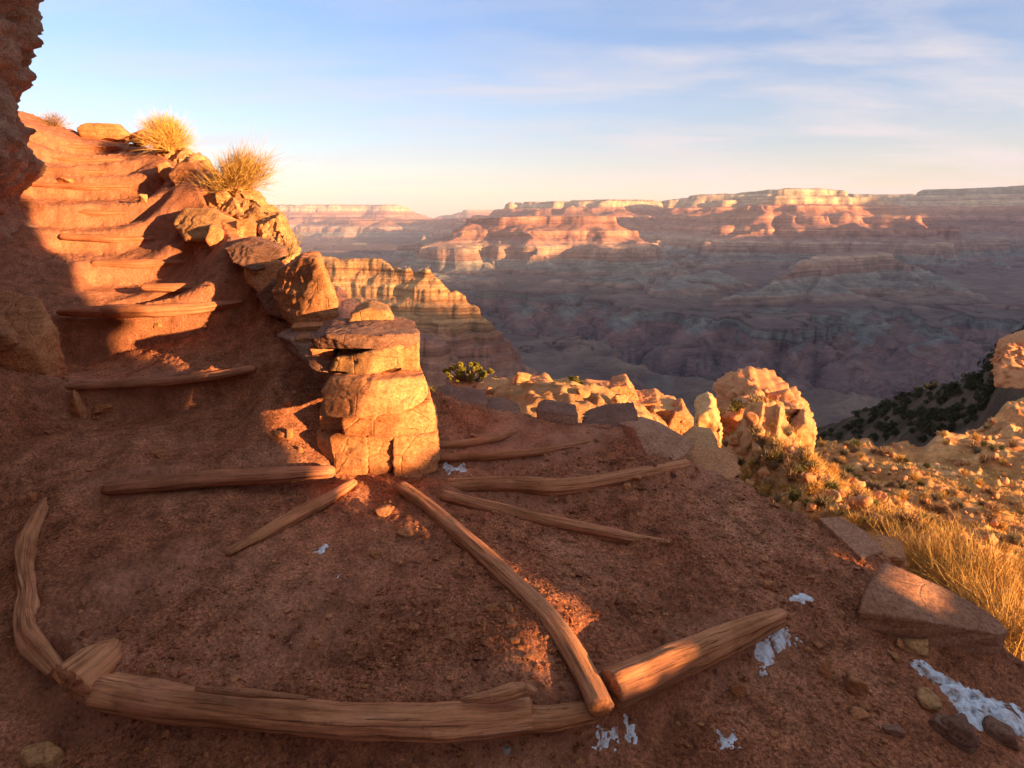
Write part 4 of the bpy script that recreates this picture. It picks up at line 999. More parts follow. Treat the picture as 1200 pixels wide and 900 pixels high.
for lab, px, py, wpx, hpx, mt in STONES:
    c = ground_at(px, py); dep = math.dist(c, (0, 0, CAMZ)) * .95; s = dep / FPX
    V, F = rock_mesh(pebble_pts(c + [0, 0, .0], wpx * s * 1.1, hpx * s * .85, wpx * s * .9, g0), 4, int(g0.integers(9999)), .05, 5, 26)
    info(obj('stone', V, F, mt), lab, 'stone', 'loose stones on the dirt')

# ------------------------------------------------------------------ logs
def tube(path, rad, seed=0, nt=None, nv=32, squash=1.0, end0='cut', end1='cut', rough=1.0):
    """a weathered round timber along a path: swelling, splitting and grain in its surface"""
    path = np.array(path, float); g = np.random.default_rng(seed)
    t = np.r_[0, np.cumsum(np.linalg.norm(np.diff(path, axis=0), axis=1))]; L = t[-1]
    nt = nt or max(24, int(L / .022)); s = np.linspace(0, L, nt)
    # smooth curve through the points
    c = np.stack([np.interp(s, t, path[:, i]) for i in range(3)], -1)
    kw = max(3, int(nt * .10)) | 1; pad = kw // 2
    for i in range(3):
        e = np.r_[2 * c[0, i] - c[pad:0:-1, i], c[:, i], 2 * c[-1, i] - c[-2:-pad - 2:-1, i]]; c[:, i] = np.convolve(e, np.ones(kw) / kw, 'valid')
    rad = np.interp(s / L, np.linspace(0, 1, len(rad)), rad)
    d = np.gradient(c, axis=0); d /= np.linalg.norm(d, axis=1, keepdims=True)
    side = np.cross(d, [0, 0, 1.0]); side /= np.linalg.norm(side, axis=1, keepdims=True); up = np.cross(side, d)
    a = np.linspace(0, 2 * math.pi, nv, endpoint=False); A, Sg = np.meshgrid(a, s)
    pn = np.stack([np.cos(A) * 1.3, np.sin(A) * 1.3, Sg * 2.2], -1).reshape(-1, 3) + seed * 3.1
    big = fbm3(pn, 3, seed); pg = np.stack([np.cos(A) * 5, np.sin(A) * 5, Sg * 1.4], -1).reshape(-1, 3) + seed
    grain = ridge3(pg, 2, seed + 3); knot = fbm3(pn * 3.1, 2, seed + 8)
    rr = np.repeat(rad, nv) * (1 + rough * (.16 * big - .16 * np.clip(grain - .80, 0, 1) + .07 * knot + .10 * np.clip(fbm3(pn * .9 + 7, 2, seed + 15) - .45, 0, 1) - .28 * np.clip(ridge3(pn * np.array([1.6, 1.6, .5]) + 3, 1, seed + 21) - .90, 0, 1) * 3))
    rr = rr.reshape(nt, nv)
    V = c[:, None] + (side[:, None] * np.cos(A)[..., None] + up[:, None] * np.sin(A)[..., None] * squash) * rr[..., None]
    fa = np.arange(nt * nv).reshape(nt, nv); nx = np.roll(fa, -1, 1)
    F = np.stack([fa[:-1], nx[:-1], nx[1:], fa[1:]], -1).reshape(-1, 4)
    V = V.reshape(-1, 3); uv = np.stack([Sg, A / 6.283 * .5], -1).reshape(-1, 2)
    tris = []; extra = []; euv = []
    for row, idx, sg, kind in ((0, 0, -1, end0), (nt - 1, nt - 1, 1, end1)):
        ring = fa[row]; cc = c[idx]; n0 = len(V) + len(extra)
        inset = .92; depth = (.18 if kind == 'cut' else .9) * rad[idx] * sg
        # worn rim, then a slightly uneven cut face
        prev = ring
        for f, dd in ((.88, .10 if kind == 'cut' else .55), (.45, .14 if kind == 'cut' else .9)):
            new = []
            for q in range(nv):
                p = cc + (V[ring[q]] - cc) * f + d[idx] * sg * rad[idx] * (dd + .06 * g.normal() * (kind == 'cut'))
                new.append(len(V) + len(extra)); extra.append(p); euv.append((uv[ring[q]][0] + .3 * f, uv[ring[q]][1]))
            new = np.array(new)
            for q in range(nv):
                q2 = (q + 1) % nv
                quad = (prev[q], prev[q2], new[q2], new[q]); tris.append(quad if sg > 0 else quad[::-1])
            prev = new
        ce = len(V) + len(extra); extra.append(cc + d[idx] * sg * rad[idx] * (.15 if kind == 'cut' else 1.0)); euv.append((.1, .1))
        for q in range(nv):
            tr = (prev[q], prev[(q + 1) % nv], ce, ce); tris.append(tr if sg > 0 else (prev[(q + 1) % nv], prev[q], ce, ce))
    V = np.vstack([V, extra]); uv = np.vstack([uv, euv])
    quads = [t_ for t_ in tris if t_[2] != t_[3]]; tri = [t_[:3] for t_ in tris if t_[2] == t_[3]]
    return V, [np.vstack([F, quads]), np.array(tri)], uv
LOGS = 'weathered timbers holding the trail dirt'
def log(label, path, rad, seed, name='log', group=LOGS, sink=.024, mat=None, snap=True, **k):
    path = resample([np.array(p, float) for p in path], .06)
    if snap:
        zg = ground_z(path[:, 0], path[:, 1]); kz = np.ones(7) / 7; zg = np.convolve(np.r_[[zg[0]] * 3, zg, [zg[-1]] * 3], kz, 'valid')
        rr = np.interp(np.linspace(0, 1, len(path)), np.linspace(0, 1, len(rad)), rad); path[:, 2] = np.maximum(path[:, 2], zg + .25 * rr)
    path = path - np.array([0, 0, sink])
    V, F, uv = tube(path, rad, seed, **k)
    return info(obj(name, V, F, mat or MAT_LOG, uv=uv), label, 'log', group)

# the ring of timbers round the landing
fl = log('long pale log along the front of the landing, split on top', [PZ(118, 800, -.005), PZ(200, 815, -.01), PZ(300, 826, -.015), PZ(400, 834, -.02), PZ(500, 836, -.02), PZ(580, 832, -.015), PZ(622, 828, -.01)], [.062, .060, .058, .057, .060, .066, .055], 3, sink=.034, squash=.95)
V, F, uv = tube([PZ(540, 820, .03), PZ(580, 815, .045), PZ(618, 806, .055), PZ(628, 812, .05)], [.008, .022, .030, .012], 31, squash=.7, rough=1.6)
obj('splintered_knot', V, F, MAT_LOG, parent=fl, uv=uv)
V, F, uv = tube([PZ(230, 806, .045), PZ(290, 812, .045), PZ(360, 818, .04)], [.010, .016, .006], 32, squash=.6, rough=1.4)
obj('splinter', V, F, MAT_LOG, parent=fl, uv=uv)
log('thin short log joining the front log to the spoke end', [PZ(610, 836, -.03), PZ(650, 834, -.03), PZ(696, 826, -.02)], [.045, .040, .036], 5)
log('short thick log at the right front with its left half sunlit', [PZ(716, 800, .0), PZ(770, 778, .0), PZ(830, 753, -.02), PZ(880, 732, -.05), PZ(914, 718, -.09)], [.074, .070, .062, .050, .040], 7, squash=.98)
log('diagonal log running from the wall foot to the front corner', [PZ(470, 572, .05), PZ(510, 603, .03), PZ(560, 648, .025), PZ(600, 690, .02), PZ(645, 735, .015), PZ(680, 780, .01), PZ(706, 832, -.01)], [.038, .043, .046, .044, .042, .042, .044], 9, sink=-.006, squash=.85)
log('slim straight log fanning out to the right from the wall foot', [PZ(520, 577, .05), PZ(580, 592, .03), PZ(650, 608, .02), PZ(730, 624, .01), PZ(806, 640, -.02)], [.038, .038, .036, .032, .022], 11)
log('long horizontal log right of the wall, the nearest of three', [PZ(525, 566, .06), PZ(600, 565, .07), PZ(650, 567, .07), PZ(720, 560, .07), PZ(770, 553, .07), PZ(806, 547, .06)], [.045, .050, .052, .044, .040, .030], 13)
log('thin half buried log behind the long horizontal log', [PZ(508, 532, .13), PZ(570, 530, .13), PZ(630, 525, .14), PZ(692, 514, .14)], [.024, .026, .026, .020], 15)
log('farthest short log before the edge stones at the right', [PZ(508, 520, .15), PZ(550, 516, .15), PZ(580, 511, .16), PZ(606, 503, .16)], [.026, .030, .028, .018], 17)
log('crooked peeled branch edging the landing at the far left', [PZ(60, 576, .08), PZ(44, 600, .07), PZ(30, 628, .06), PZ(26, 660, .05), PZ(32, 690, .04), PZ(28, 715, .03), PZ(34, 740, .02), PZ(52, 764, .01), PZ(66, 780, .0)], [.020, .028, .034, .036, .032, .028, .032, .040, .026], 19, rough=2.0, end0='round')
log('half buried log crossing the landing below the wall', [PZ(272, 664, .0), PZ(310, 641, .005), PZ(350, 614, .01), PZ(412, 571, .03)], [.022, .040, .046, .036], 21, sink=-.012, squash=.7, end0='round', end1='round')
# short split stump, its dark sawn end towards the viewer's left
st = log('short split log with a dark sawn end at the front left', [PZ(84, 796, .01), PZ(104, 779, .02), PZ(134, 750, .01)], [.088, .080, .035], 23, nt=30, rough=1.3, end1='round', squash=.9)

ST = 'log risers of the stairs'
def step_log(label, pts, rad, seed, **k):
    return log(label, pts, [r * .82 for r in rad], seed, group=ST, sink=.03, mat=MAT_DUSTLOG, snap=False, end0='round', end1='round', squash=.8, **k)
step_log('lowest stair log, dust covered, reaching the wall foot', [PZ(128, 566, .12), PZ(200, 559, .135), PZ(260, 554, .145), PZ(320, 551, .14), PZ(384, 547, .13)], [.05, .066, .072, .068, .055], 41)
step_log('second stair log from the bottom, curved at its right', [P(80, 449, 4.15), P(140, 446, 4.2), P(200, 442, 4.22), P(250, 436, 4.25), P(294, 428, 4.3)], [.035, .05, .052, .05, .04], 43)
step_log('third stair riser, short left half of a split log', [P(72, 362, 5.08), P(100, 361, 5.1), P(121, 361, 5.1)], [.05, .075, .08], 45)
step_log('third stair riser, long right half of a split log', [P(125, 361, 5.1), P(180, 360, 5.12), P(230, 358, 5.15), P(280, 350, 5.25)], [.085, .085, .075, .05], 47)
for i, (lab, a, b, Ya, Yb) in enumerate([
    ('fourth stair log, only its right end showing', (170, 333), (268, 331), 5.5, 5.65), ('fifth stair log, a buried crest in half shade', (112, 305), (222, 303), 6.0, 6.12),
    ('sixth stair log, low and sunlit', (74, 274), (198, 277), 6.55, 6.7), ('seventh stair log, sagging in the middle', (54, 244), (188, 247), 7.1, 7.2),
    ('eighth stair log, just under the slanted smooth slab', (38, 213), (182, 216), 7.7, 7.8), ('ninth stair log, level with the slanted slab top', (40, 196), (162, 200), 8.2, 8.3),
    ('tenth stair log, second from the top', (38, 183), (148, 186), 8.7, 8.8), ('topmost stair log under the crest boulder', (38, 168), (138, 170), 9.2, 9.3)]):
    m = ((a[0] + b[0]) / 2, (a[1] + b[1]) / 2 + 2)
    step_log(lab, [P(*a, Ya), P(*m, (Ya + Yb) / 2), P(*b, Yb)], [.05, .07, .055], 50 + i)

# small round metal cap driven into the dirt at the bottom
c = ground_at(594, 880)
t = np.linspace(0, 2 * math.pi, 28, endpoint=False)
rows = [np.c_[c[0] + r * np.cos(t), c[1] + r * np.sin(t), np.full(28, c[2] + z)] for r, z in ((.013, -.02), (.013, .006), (.012, .008), (.0095, .008), (.009, .0055))]
fa = np.arange(5 * 28).reshape(5, 28); nx = np.roll(fa, -1, 1)
F = np.stack([fa[:-1], nx[:-1], nx[1:], fa[1:]], -1).reshape(-1, 4)
info(obj('metal_cap', np.vstack(rows), [F, fa[-1][None]], MAT_METAL), 'small round metal cap set in the dirt before the front log', 'cap')

# ------------------------------------------------------------------ patches of old snow
def snow(label, outline, thick=.02, seed=0):
    """a thin crust lying on the dirt inside a pixel outline"""
    pts = np.array([ground_at(*q) for q in outline])
    lo, hi = pts.min(0) - .03, pts.max(0) + .03
    st = max(.008, (hi - lo)[:2].max() / 130)
    xs = np.arange(lo[0], hi[0], st); ys = np.arange(lo[1], hi[1], st); X, Y = np.meshgrid(xs, ys); x, y = X.ravel(), Y.ravel()
    d, _ = near_poly(x, y, np.vstack([pts, pts[:1]])); d = np.where(inside(x, y, pts), d, -d)
    d = d + .022 * fbm2(x * 14, y * 14, 3, seed)
    hole = fbm2(x * 34, y * 34, 4, seed + 5, .65)
    h = thick * np.clip((d + .004) / .05, -1, 1) - thick * .8 * np.clip(hole - .35, 0, 1) * 2 + .002
    zg = ground_z(x, y).reshape(len(ys), len(xs)); kk = max(3, int(.035 / st)) | 1; pd = kk // 2      # the crust bridges the small lumps of dirt
    q = np.pad(zg, pd, mode='edge')
    for ax in (0, 1): q = np.apply_along_axis(lambda v: np.convolve(v, np.ones(kk) / kk, 'valid'), ax, q)
    z = q.ravel() + h + .003 * fbm2(x * 40, y * 40, 2, seed + 9)
    F = grid_faces(len(ys), len(xs)); F = F[(h[F] > -thick * .95).all(1)]
    u = np.zeros(len(x), bool); u[F.ravel()] = True; idx = np.cumsum(u) - 1
    V = np.c_[x, y, z][u]
    return info(obj('snow_patch', V, idx[F], MAT_SNOW), label, 'snow', 'old snow patches')
snow('forked white snow patch at the right end of the log', [(910, 732), (922, 730), (922, 742), (932, 752), (914, 752), (900, 764), (896, 790), (889, 790), (889, 766), (902, 746)], .022, 601)
snow('long white snow strip at the lower right', [(1072, 782), (1086, 782), (1130, 808), (1190, 834), (1205, 846), (1205, 868), (1150, 856), (1124, 842), (1122, 828), (1098, 804)], .025, 605)
snow('small oval snow patch above the forked one', [(924, 700), (940, 696), (952, 702), (940, 708), (926, 706)], .015, 609)
snow('dirty snow patch under the thin joining log, left of two', [(698, 863), (708, 859), (716, 861), (713, 866), (704, 867)], .010, 613)
snow('dirty snow patch under the thin joining log, right of two', [(736, 855), (741, 853), (741, 862), (738, 867)], .010, 617)
snow('little snow patch at the right foot of the wall', [(524, 548), (540, 546), (544, 553), (526, 556)], .015, 621)
snow('speck of snow on the landing near the half buried log', [(378, 642), (381, 641), (384, 645), (379, 646)], .010, 625)
snow('smaller speck of snow below the other one on the landing', [(389, 674), (391, 673), (392, 675), (390, 676)], .008, 629)
snow('faint snow trace at the lower right before the stones', [(849, 862), (856, 861), (859, 869), (850, 870)], .008, 633)

# ------------------------------------------------------------------ plants
def blades(roots, dirs, lens, w, seg=3, droop=.25, g=None):
    """many thin bent strips, as one mesh"""
    n = len(roots); Vs = []; 
    side = np.cross(dirs, g.normal(size=(n, 3))); side /= np.linalg.norm(side, axis=1, keepdims=True) + 1e-9
    bend = g.normal(size=(n, 3)) * .25; bend[:, 2] -= droop
    for k in range(seg + 1):
        t = k / seg
        p = roots + dirs * (lens * t)[:, None] + bend * (lens * t * t)[:, None]
        ww = w * (1 - .8 * t)
        Vs += [p - side * ww[:, None], p + side * ww[:, None]]
    V = np.stack(Vs, 1).reshape(-1, 3); m = 2 * (seg + 1); b = (np.arange(n) * m)[:, None]
    F = np.concatenate([np.stack([b[:, 0] + 2 * k, b[:, 0] + 2 * k + 1, b[:, 0] + 2 * k + 3, b[:, 0] + 2 * k + 2], -1) for k in range(seg)])
    return V, F
def bush_mesh(w, h, n, seed, thin=.0022, up=.5, lean=(0, 0), droop=.1, forks=3):
    """a twiggy dome: stems from the root, each forking into finer twigs"""
    g = np.random.default_rng(seed)
    a = g.uniform(0, 6.283, n); el = np.clip(g.beta(2, 1.4, n), .05, 1) * 1.45
    d = np.c_[np.cos(a) * np.cos(el), np.sin(a) * np.cos(el), np.sin(el)]
    sc = np.array([w / 2, w / 2, h]); tip = d * sc * g.uniform(.75, 1.05, n)[:, None]; tip[:, 0] += lean[0] * tip[:, 2]; tip[:, 1] += lean[1] * tip[:, 2]
    L = np.linalg.norm(tip, axis=1); r0 = np.c_[g.normal(0, w * .05, n), g.normal(0, w * .05, n), np.zeros(n)]
    D = tip / L[:, None]
    V, F = blades(r0, D, L, np.full(n, thin * 1.6), 4, droop * .4, g)
    Vs, Fs = [V], [F]; off = len(V)
    for f in range(forks):
        t = g.uniform(.35, .95, n); r1 = r0 + D * (L * t)[:, None]
        d2 = D + g.normal(0, .45, (n, 3)); d2[:, 2] += up * .3; d2 /= np.linalg.norm(d2, axis=1, keepdims=True)
        V, F = blades(r1, d2, L * g.uniform(.18, .40, n), np.full(n, thin), 2, droop, g)
        Vs.append(V); Fs.append(F + off); off += len(V)
    return np.vstack(Vs), np.vstack(Fs)
def stems_mesh(w, h, n, seed, thin=.006):
    g = np.random.default_rng(seed); a = g.uniform(0, 6.283, n)
    d = np.c_[np.cos(a) * .6, np.sin(a) * .6, g.uniform(.6, 1.2, n)]; d /= np.linalg.norm(d, axis=1, keepdims=True)
    return blades(np.zeros((n, 3)), d, h * g.uniform(.5, .8, n), np.full(n, thin), 3, 0, g)
def empty(name, loc, label, cat, group=None):
    o = bpy.data.objects.new(name, None); scene.collection.objects.link(o); o.location = loc; o.empty_display_size = .1
    return info(o, label, cat, group)
def child(name, V, F, mat, root):
    o = bpy.data.objects.new(name, mesh_data(name, V, F, mat, smooth=False)); scene.collection.objects.link(o); o.parent = root; return o
def bush(label, loc, w, h, n, seed, mat, stem_mat=None, name='dry_bush', cat='bush', group=None, **k):
    r = empty(name, loc, label, cat, group)
    V, F = bush_mesh(w, h, n, seed, **k); child('crown', V, F, mat, r)
    V, F = stems_mesh(w, h, 14, seed + 1); child('stem', V, F, stem_mat or MAT_TWIG, r)
    return r
bush('upper straw coloured round bush on the crest right of the stairs', P(200, 178, 8.6), .74, .46, 800, 701, MAT_STRAW, thin=.0024, lean=(-.1, 0), forks=6, droop=.3)
bush('lower straw coloured bush leaning outwards above the pale rock mass', P(272, 226, 7.0), .80, .42, 420, 703, MAT_STRAW, thin=.0024, lean=(.55, 0), droop=-.1, forks=8)
bush('sparse dead bush on the crest at the left edge of the stairs', P(62, 150, 10.0), .55, .22, 160, 705, MAT_TWIG, thin=.0025, lean=(.3, 0))
bush('bare twig shrub sticking up beside the tall boulder', P(338, 304, 5.6), .30, .32, 26, 707, MAT_TWIG, thin=.0022, lean=(.2, 0))
bush('straw grass tuft between the sunlit rocks of the spur', P(668, 492, 8.4), .75, .36, 500, 709, MAT_STRAW, name='grass_tuft', cat='grass tuft', thin=.004, droop=.2, forks=1)
bush('wide straw grass tuft under the rounded rock of the spur', P(694, 494, 8.1), .8, .30, 500, 711, MAT_STRAW, name='grass_tuft', cat='grass tuft', thin=.004, droop=.2, forks=1)
bush('dry tuft at the left of the spur, under the leaning rock', P(612, 492, 7.9), .7, .26, 300, 713, MAT_STRAW, name='grass_tuft', cat='grass tuft', thin=.004, droop=.2, forks=1)

def leaf_cloud(clumps, n, size, seed, squash=.8):
    g = np.random.default_rng(seed); Vs, Fs = [], []; off = 0
    for c, r in clumps:
        k = int(n * r ** 2 / sum(q ** 2 for _, q in clumps)); d = g.normal(size=(k, 3)); d /= np.linalg.norm(d, axis=1, keepdims=True)
        p = c + d * r * (g.uniform(.25, 1, k) ** .5)[:, None] * np.array([1, 1, squash])
        a = g.normal(size=(k, 3)); a /= np.linalg.norm(a, axis=1, keepdims=True); b = np.cross(a, g.normal(size=(k, 3))); b /= np.linalg.norm(b, axis=1, keepdims=True)
        s = size * g.uniform(.6, 1.4, k)[:, None]
        V = np.stack([p - a * s, p + b * s * .45, p + a * s, p - b * s * .45], 1).reshape(-1, 3)
        Vs.append(V); Fs.append(np.arange(4 * k).reshape(-1, 4) + off); off += 4 * k
    return np.vstack(Vs), np.vstack(Fs)
def juniper(label, loc, w, h, n, seed, size, nclump=12, trunk=True):
    g = np.random.default_rng(seed); r = empty('juniper', loc, label, 'juniper')
    cl = []
    for _ in range(nclump):
        a = g.uniform(0, 6.283); q = g.uniform(.1, 1) ** .6
        cl.append((np.array([math.cos(a) * q * w * .42, math.sin(a) * q * w * .3, h * (.30 + .62 * g.uniform() * (1 - .55 * q))]), g.uniform(.07, .17) * h * (16 / (nclump + 4)) ** .3))
    V, F = leaf_cloud(cl, n, size, seed + 1); child('crown', V, F, MAT_JUNI, r)
    Vs, Fs = [], [[], []]; off = 0
    for c, rr in cl:
        V, F, uv = tube([np.array([0, 0, -.05]), c * .35 + [0, 0, .02], c * .75, c], [.022, .016, .010, .004], int(g.integers(999)), nt=10, nv=7)
        Vs.append(V); Fs[0].append(F[0] + off); Fs[1].append(F[1] + off); off += len(V)
    child('trunk', np.vstack(Vs), [np.vstack(Fs[0]), np.vstack(Fs[1])], MAT_BARK, r)
    return r
juniper('bushy yellow green juniper at the left end of the sunlit spur', P(550, 452, 9.4), 1.05, .46, 9000, 721, .015, 46)
juniper('small green bush between pale blocks on the spur', P(672, 460, 9.6), .40, .34, 2200, 725, .012, 20)
juniper('dark low shrub in the shade under the juniper', P(512, 464, 8.6), .40, .22, 1200, 727, .012, 14)

# rubble and tufts between the rocks of the spur
gl = np.random.default_rng(95); RB = []
for k in range(5):
    V, F = rock_mesh(pebble_pts(np.zeros(3), .34, .22, .30, gl), 4, 840 + k, .06, 3); RB.append(mesh_data('rock', V, F, (MAT_PALE, MAT_ROCK)[k % 2]))
n_ = 0
while n_ < 70:
    x, y = gl.uniform(-1.6, 4.2), gl.uniform(5.2, 10.8); z = float(ledge_z(np.array([x]), np.array([y]))[0])
    if z < -4.5: continue
    o = bpy.data.objects.new('rock', RB[n_ % 5]); scene.collection.objects.link(o); o.location = (x, y, z - .03); s = gl.uniform(.25, 1.1)
    o.scale = (s, s * gl.uniform(.8, 1.2), s); o.rotation_euler = (gl.uniform(-.3, .3), gl.uniform(-.3, .3), gl.uniform(0, 6.28)); n_ += 1
    info(o, 'small broken rock lying among the sunlit rocks of the spur', 'rock', 'rubble of the sunlit spur')

# tall dry grass on the slope beyond the slabs
def tuft_mesh(w, h, n, seed, thin=.004):
    g = np.random.default_rng(seed); a = g.uniform(0, 6.283, n); el = R(90) - np.abs(g.normal(0, .42, n))
    d = np.c_[np.cos(a) * np.cos(el), np.sin(a) * np.cos(el), np.sin(el)]
    root = np.c_[g.normal(0, w * .16, n), g.normal(0, w * .16, n), np.full(n, -.03)]
    return blades(root, d, h * g.uniform(.5, 1.1, n), np.full(n, thin), 3, .30, g)
def hill_at(px, py, f=hill_z, r0=3.4, r1=110):
    ts = np.exp(np.linspace(math.log(r0), math.log(r1), 900)); x, y = (px - 600) / FPX, -(py - 450) / FPX
    d = np.array([x, CP + y * SP, -SP + y * CP]); X, Y, Z = d[0] * ts, d[1] * ts, CAMZ + d[2] * ts
    g = f(X, Y); hit = np.where(Z < g)[0]
    if not len(hit): return None
    i = hit[0]; return np.array([X[i], Y[i], g[i]])
gt = np.random.default_rng(91)
TUFT = [bpy.data.meshes.new('x')] * 0
for k in range(4):
    V, F = tuft_mesh(.5, .46, 300, 731 + k); TUFT.append(mesh_data('grass_tuft', V, F, MAT_STRAW, smooth=False))
n_t = 0
for px, py in [(1100, 655), (1118, 640), (1085, 668), (1130, 662), (1150, 680), (1165, 664), (1180, 690), (1110, 672), (1140, 700), (1160, 712), (1190, 720), (1175, 742), (1195, 755), (1198, 690), (1126, 684), (1188, 780), (1070, 650), (1095, 640), (1150, 650), (1196, 660), (1060, 640), (1140, 676), (1172, 705), (1155, 735), (1197, 735)]:
    c = hill_at(px, py + 14)
    if c is None: continue
    o = bpy.data.objects.new('grass_tuft', TUFT[n_t % 4]); scene.collection.objects.link(o); o.location = c
    s = gt.uniform(.8, 1.25); o.scale = (s, s, s * gt.uniform(.85, 1.15)); o.rotation_euler = (0, 0, gt.uniform(0, 6.28)); n_t += 1
    info(o, 'tall straw coloured grass tuft on the sunlit slope beyond the biggest slab', 'grass tuft', 'tall dry grass tufts below the slabs')

# scrub on the sunlit hillside
SCR = []
for k in range(6):
    V, F = bush_mesh(.6, .38, 130, 741 + k, thin=.009, forks=2); SCR.append(mesh_data('scrub', V, F, (MAT_GREY, MAT_OLIVE, MAT_TWIG, MAT_STRAW, MAT_STRAW, MAT_TWIG)[k], smooth=False))
lab = {'g': 'small dry scrub bush on the sunlit hillside', }
cnt = 0; tries = 0
while cnt < 270 and tries < 4000:
    tries += 1
    px, py = gt.uniform(850, 1215), gt.uniform(500, 760)
    c = hill_at(px, py)
    if c is None or c[1] < 7: continue
    d = vnoise2(np.array([px * .02]), np.array([py * .03]), 755)[0]
    if gt.uniform() > .55 + .6 * d: continue
    o = bpy.data.objects.new('scrub', SCR[int(gt.integers(6))]); scene.collection.objects.link(o); o.location = c - [0, 0, .03]
    s = gt.uniform(.4, 1.15) * (.45 + c[1] / 42); o.scale = (s, s, s); o.rotation_euler = (0, 0, gt.uniform(0, 6.28)); cnt += 1
    info(o, 'small dry scrub bush on the sunlit hillside', 'scrub', 'scrub on the sunlit hillside')
# rocks strewn on the hillside, small at this distance
RK = []
for k in range(5):
    g = np.random.default_rng(760 + k); V, F = rock_mesh(pebble_pts(np.zeros(3), .5, .3, .45, g), 3, 765 + k, .08, 6); RK.append(mesh_data('rock', V, F, (MAT_PALE, MAT_ROCK, MAT_ROCK)[k % 3]))
cnt = 0
while cnt < 170:
    px, py = gt.uniform(850, 1215), gt.uniform(500, 740); c = hill_at(px, py)
    if c is None or c[1] < 7: continue
    o = bpy.data.objects.new('rock', RK[int(gt.integers(5))]); scene.collection.objects.link(o); o.location = c
    s = gt.uniform(.35, 1.3) * (.4 + c[1] / 45); o.scale = (s, s, s); o.rotation_euler = (gt.uniform(-.3, .3), gt.uniform(-.3, .3), gt.uniform(0, 6.28)); cnt += 1
    info(o, 'small pale rock lying among the scrub of the sunlit hillside', 'rock', 'rocks strewn on the sunlit hillside')
# dry grass cover of the hillside, uncountable
def hill_grass():
    g = np.random.default_rng(771); n = 26000
    th = g.uniform(R(14), R(48), n); r = np.exp(g.uniform(math.log(4), math.log(42), n)); x, y = r * np.sin(th), r * np.cos(th)
    keep = fbm2(x * .5 + 3, y * .5, 4, 99) + g.uniform(-.5, .5, n) > -.05; x, y, r = x[keep], y[keep], r[keep]; n = len(x)
    z = hill_z(x, y); k = 5
    roots = np.repeat(np.c_[x, y, z - .01], k, 0) + g.normal(0, .03, (n * k, 3)) * [1, 1, 0]
    d = g.normal(0, .4, (n * k, 3)); d[:, 2] = 1; d /= np.linalg.norm(d, axis=1, keepdims=True)
    V, F = blades(roots, d, g.uniform(.08, .22, n * k), np.repeat(.0012 + .00045 * r, k), 2, .25, g)
    info(obj('dry_grass', V, F, MAT_STRAW, origin=np.zeros(3), smooth=False), 'thin dry grass over the sunlit hillside', 'grass', kind='stuff')
hill_grass()
# dark evergreens of the shaded slope
EV = []
for k in range(5):
    g = np.random.default_rng(780 + k)
    cl = [(np.array([g.normal(0, .35), g.normal(0, .35), .35 + .9 * g.uniform()]), g.uniform(.35, .6)) for _ in range(7)]
    V, F = leaf_cloud(cl, 420, .16, 785 + k, .9); EV.append(mesh_data('evergreen_bush', V, F, MAT_DARKBUSH, smooth=False))
cnt = 0
while cnt < 295:
    px = gt.uniform(945, 1215); py = gt.uniform(385, 530); c = hill_at(px, py, dark_z, 118, 300)
    h = hill_at(px, py)
    if c is None or (h is not None and h[1] < c[1] and py > 505): continue
    o = bpy.data.objects.new('evergreen_bush', EV[int(gt.integers(5))]); scene.collection.objects.link(o); o.location = c
    s = gt.uniform(.7, 1.3) + 1.0 * gt.uniform() ** 3; o.scale = (s, s, s * gt.uniform(.8, 1.2)); o.rotation_euler = (0, 0, gt.uniform(0, 6.28)); cnt += 1
    info(o, 'dark evergreen bush on the shaded slope behind the saddle', 'bush', 'evergreen bushes on the shaded slope')

# scrub on the craggy outcrop
def on_outcrop():
    o = [q for q in scene.objects if q.name.startswith('outcrop')][0]
    n = 0; dg = bpy.context.evaluated_depsgraph_get()
    L = ['low olive shrub on the top of the craggy outcrop', 'dry shrub on the face of the craggy outcrop', 'olive shrub in a cleft of the craggy outcrop', 'straw tuft on the left shoulder of the craggy outcrop', 'small shrub on the right shoulder of the craggy outcrop', 'shrub at the foot of the craggy outcrop', 'dry tuft low on the craggy outcrop', 'grey shrub high on the left of the craggy outcrop']
    for (px, py), lab in zip([(884, 476), (880, 510), (905, 500), (846, 492), (928, 506), (892, 556), (860, 540), (862, 482)], L):
        q = P(px, py, 10) - np.array([0, 0, CAMZ]); q /= np.linalg.norm(q)
        org = Vector((0, 0, CAMZ)) - o.location
        ok, hit, nrm, _ = o.ray_cast(org, Vector(q))
        if not ok: continue
        s = bpy.data.objects.new('scrub', SCR[n % 6]); scene.collection.objects.link(s); s.location = hit + o.location; s.scale = (1.2,) * 3; n += 1
        info(s, lab, 'scrub')
bpy.context.view_layer.update()
on_outcrop()

# small loose stones of the trail
gs = np.random.default_rng(97); SM = []
for k in range(6):
    V, F = rock_mesh(pebble_pts(np.zeros(3), 1.0, .55, .8, gs), 3, 860 + k, .05, 3); SM.append(mesh_data('stone', V, F, (MAT_ROCK, MAT_PALE, MAT_DARK)[k % 3]))
n_ = 0
while n_ < 150:
    c = ground_at(gs.uniform(10, 1150), gs.uniform(330, 890))
    if not inside(c[:1], c[1:2], EPOLY)[0] or c[1] > 6.5: continue
    s = float(np.clip(np.exp(gs.normal(math.log(.022), .45)), .010, .06)) * (.6 + .12 * c[1])
    o = bpy.data.objects.new('stone', SM[n_ % 6]); scene.collection.objects.link(o); o.location = c - [0, 0, .22 * s]; o.scale = (s, s, s)
    o.rotation_euler = (gs.uniform(-.4, .4), gs.uniform(-.4, .4), gs.uniform(0, 6.28)); n_ += 1
    info(o, 'tiny loose stone half sunk in the red trail dirt', 'stone', 'tiny stones strewn over the trail')

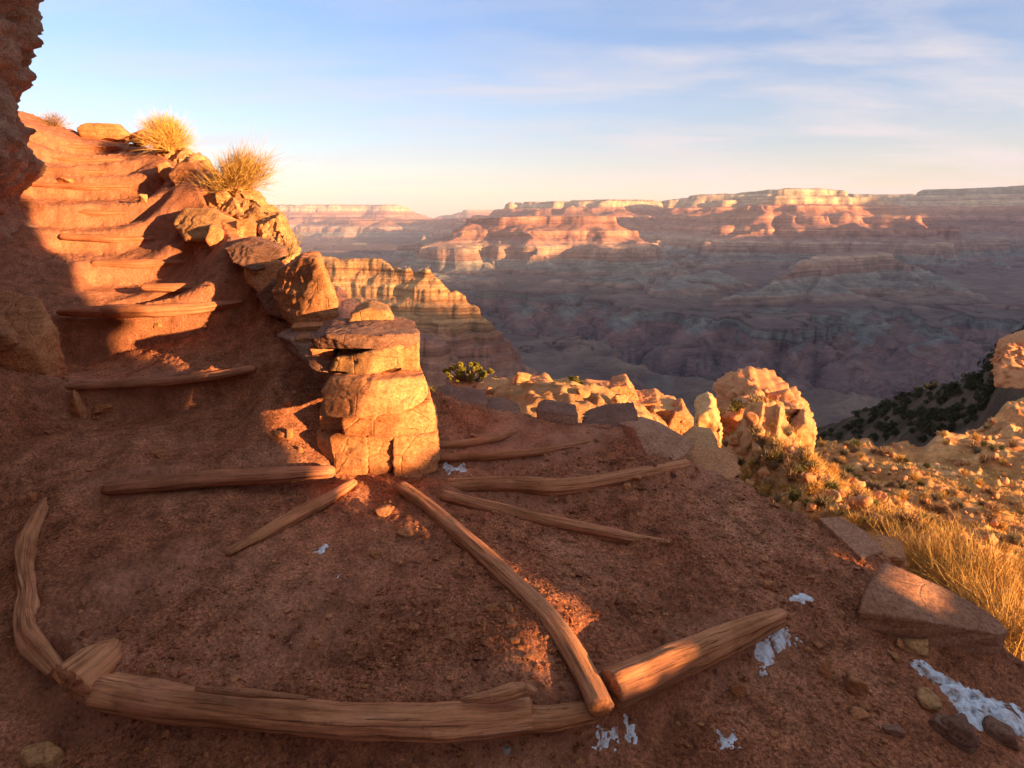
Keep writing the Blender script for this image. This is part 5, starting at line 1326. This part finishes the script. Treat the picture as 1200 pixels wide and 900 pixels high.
# grit and pebbles over the dirt, uncountable
def gravel():
    g = np.random.default_rng(801); n = 15000
    r = np.exp(g.uniform(math.log(1.2), math.log(9), n)); th = np.radians(g.uniform(-46, 46, n)); x, y = r * np.sin(th), r * np.cos(th)
    keep = inside(x, y, EPOLY) & (fbm2(x * 2, y * 2, 3, 805) + g.uniform(-.7, .7, n) > -.05); x, y = x[keep], y[keep]; n = len(x)
    z = ground_z(x, y); S, F = ICO[1]
    s = np.exp(g.normal(math.log(.0042), .68, n)); s = np.clip(s, .0015, .026)
    jit = 1 + .35 * g.normal(size=(n, len(S), 1)) * .8; sc = g.uniform(.6, 1.2, (n, 1, 3)) * np.array([1, 1, .7])
    V = S[None] * jit * sc * s[:, None, None] + np.stack([x, y, z + s * .25], -1)[:, None]
    Fs = (F[None] + (np.arange(n) * len(S))[:, None, None]).reshape(-1, 3)
    info(obj('gravel', V.reshape(-1, 3), Fs, MAT_ROCK, origin=np.zeros(3), smooth=False), 'grit and pebbles strewn over the red dirt', 'gravel', kind='stuff')
gravel()
def clods():
    g = np.random.default_rng(811); n = 26000
    r = np.exp(g.uniform(math.log(1.25), math.log(6), n)); th = np.radians(g.uniform(-46, 46, n)); x, y = r * np.sin(th), r * np.cos(th)
    keep = inside(x, y, EPOLY) & (fbm2(x * 1.6 + 7, y * 1.6, 4, 815) + g.uniform(-.5, .5, n) > .0); x, y = x[keep], y[keep]; n = len(x)
    z = ground_z(x, y); S, F = ICO[1]
    s = np.clip(np.exp(g.normal(math.log(.0065), .5, n)), .002, .022)
    V = S[None] * (1 + .3 * g.normal(size=(n, len(S), 1))) * g.uniform(.6, 1.3, (n, 1, 3)) * np.array([1, 1, .6]) * s[:, None, None] + np.stack([x, y, z], -1)[:, None]
    Fs = (F[None] + (np.arange(n) * len(S))[:, None, None]).reshape(-1, 3)
    info(obj('dirt_clods', V.reshape(-1, 3), Fs, MAT_DIRT, origin=np.zeros(3), smooth=False), 'crumbs of red dirt over the trail', 'dirt', kind='stuff')
clods()
print('scene ready', len(scene.objects))
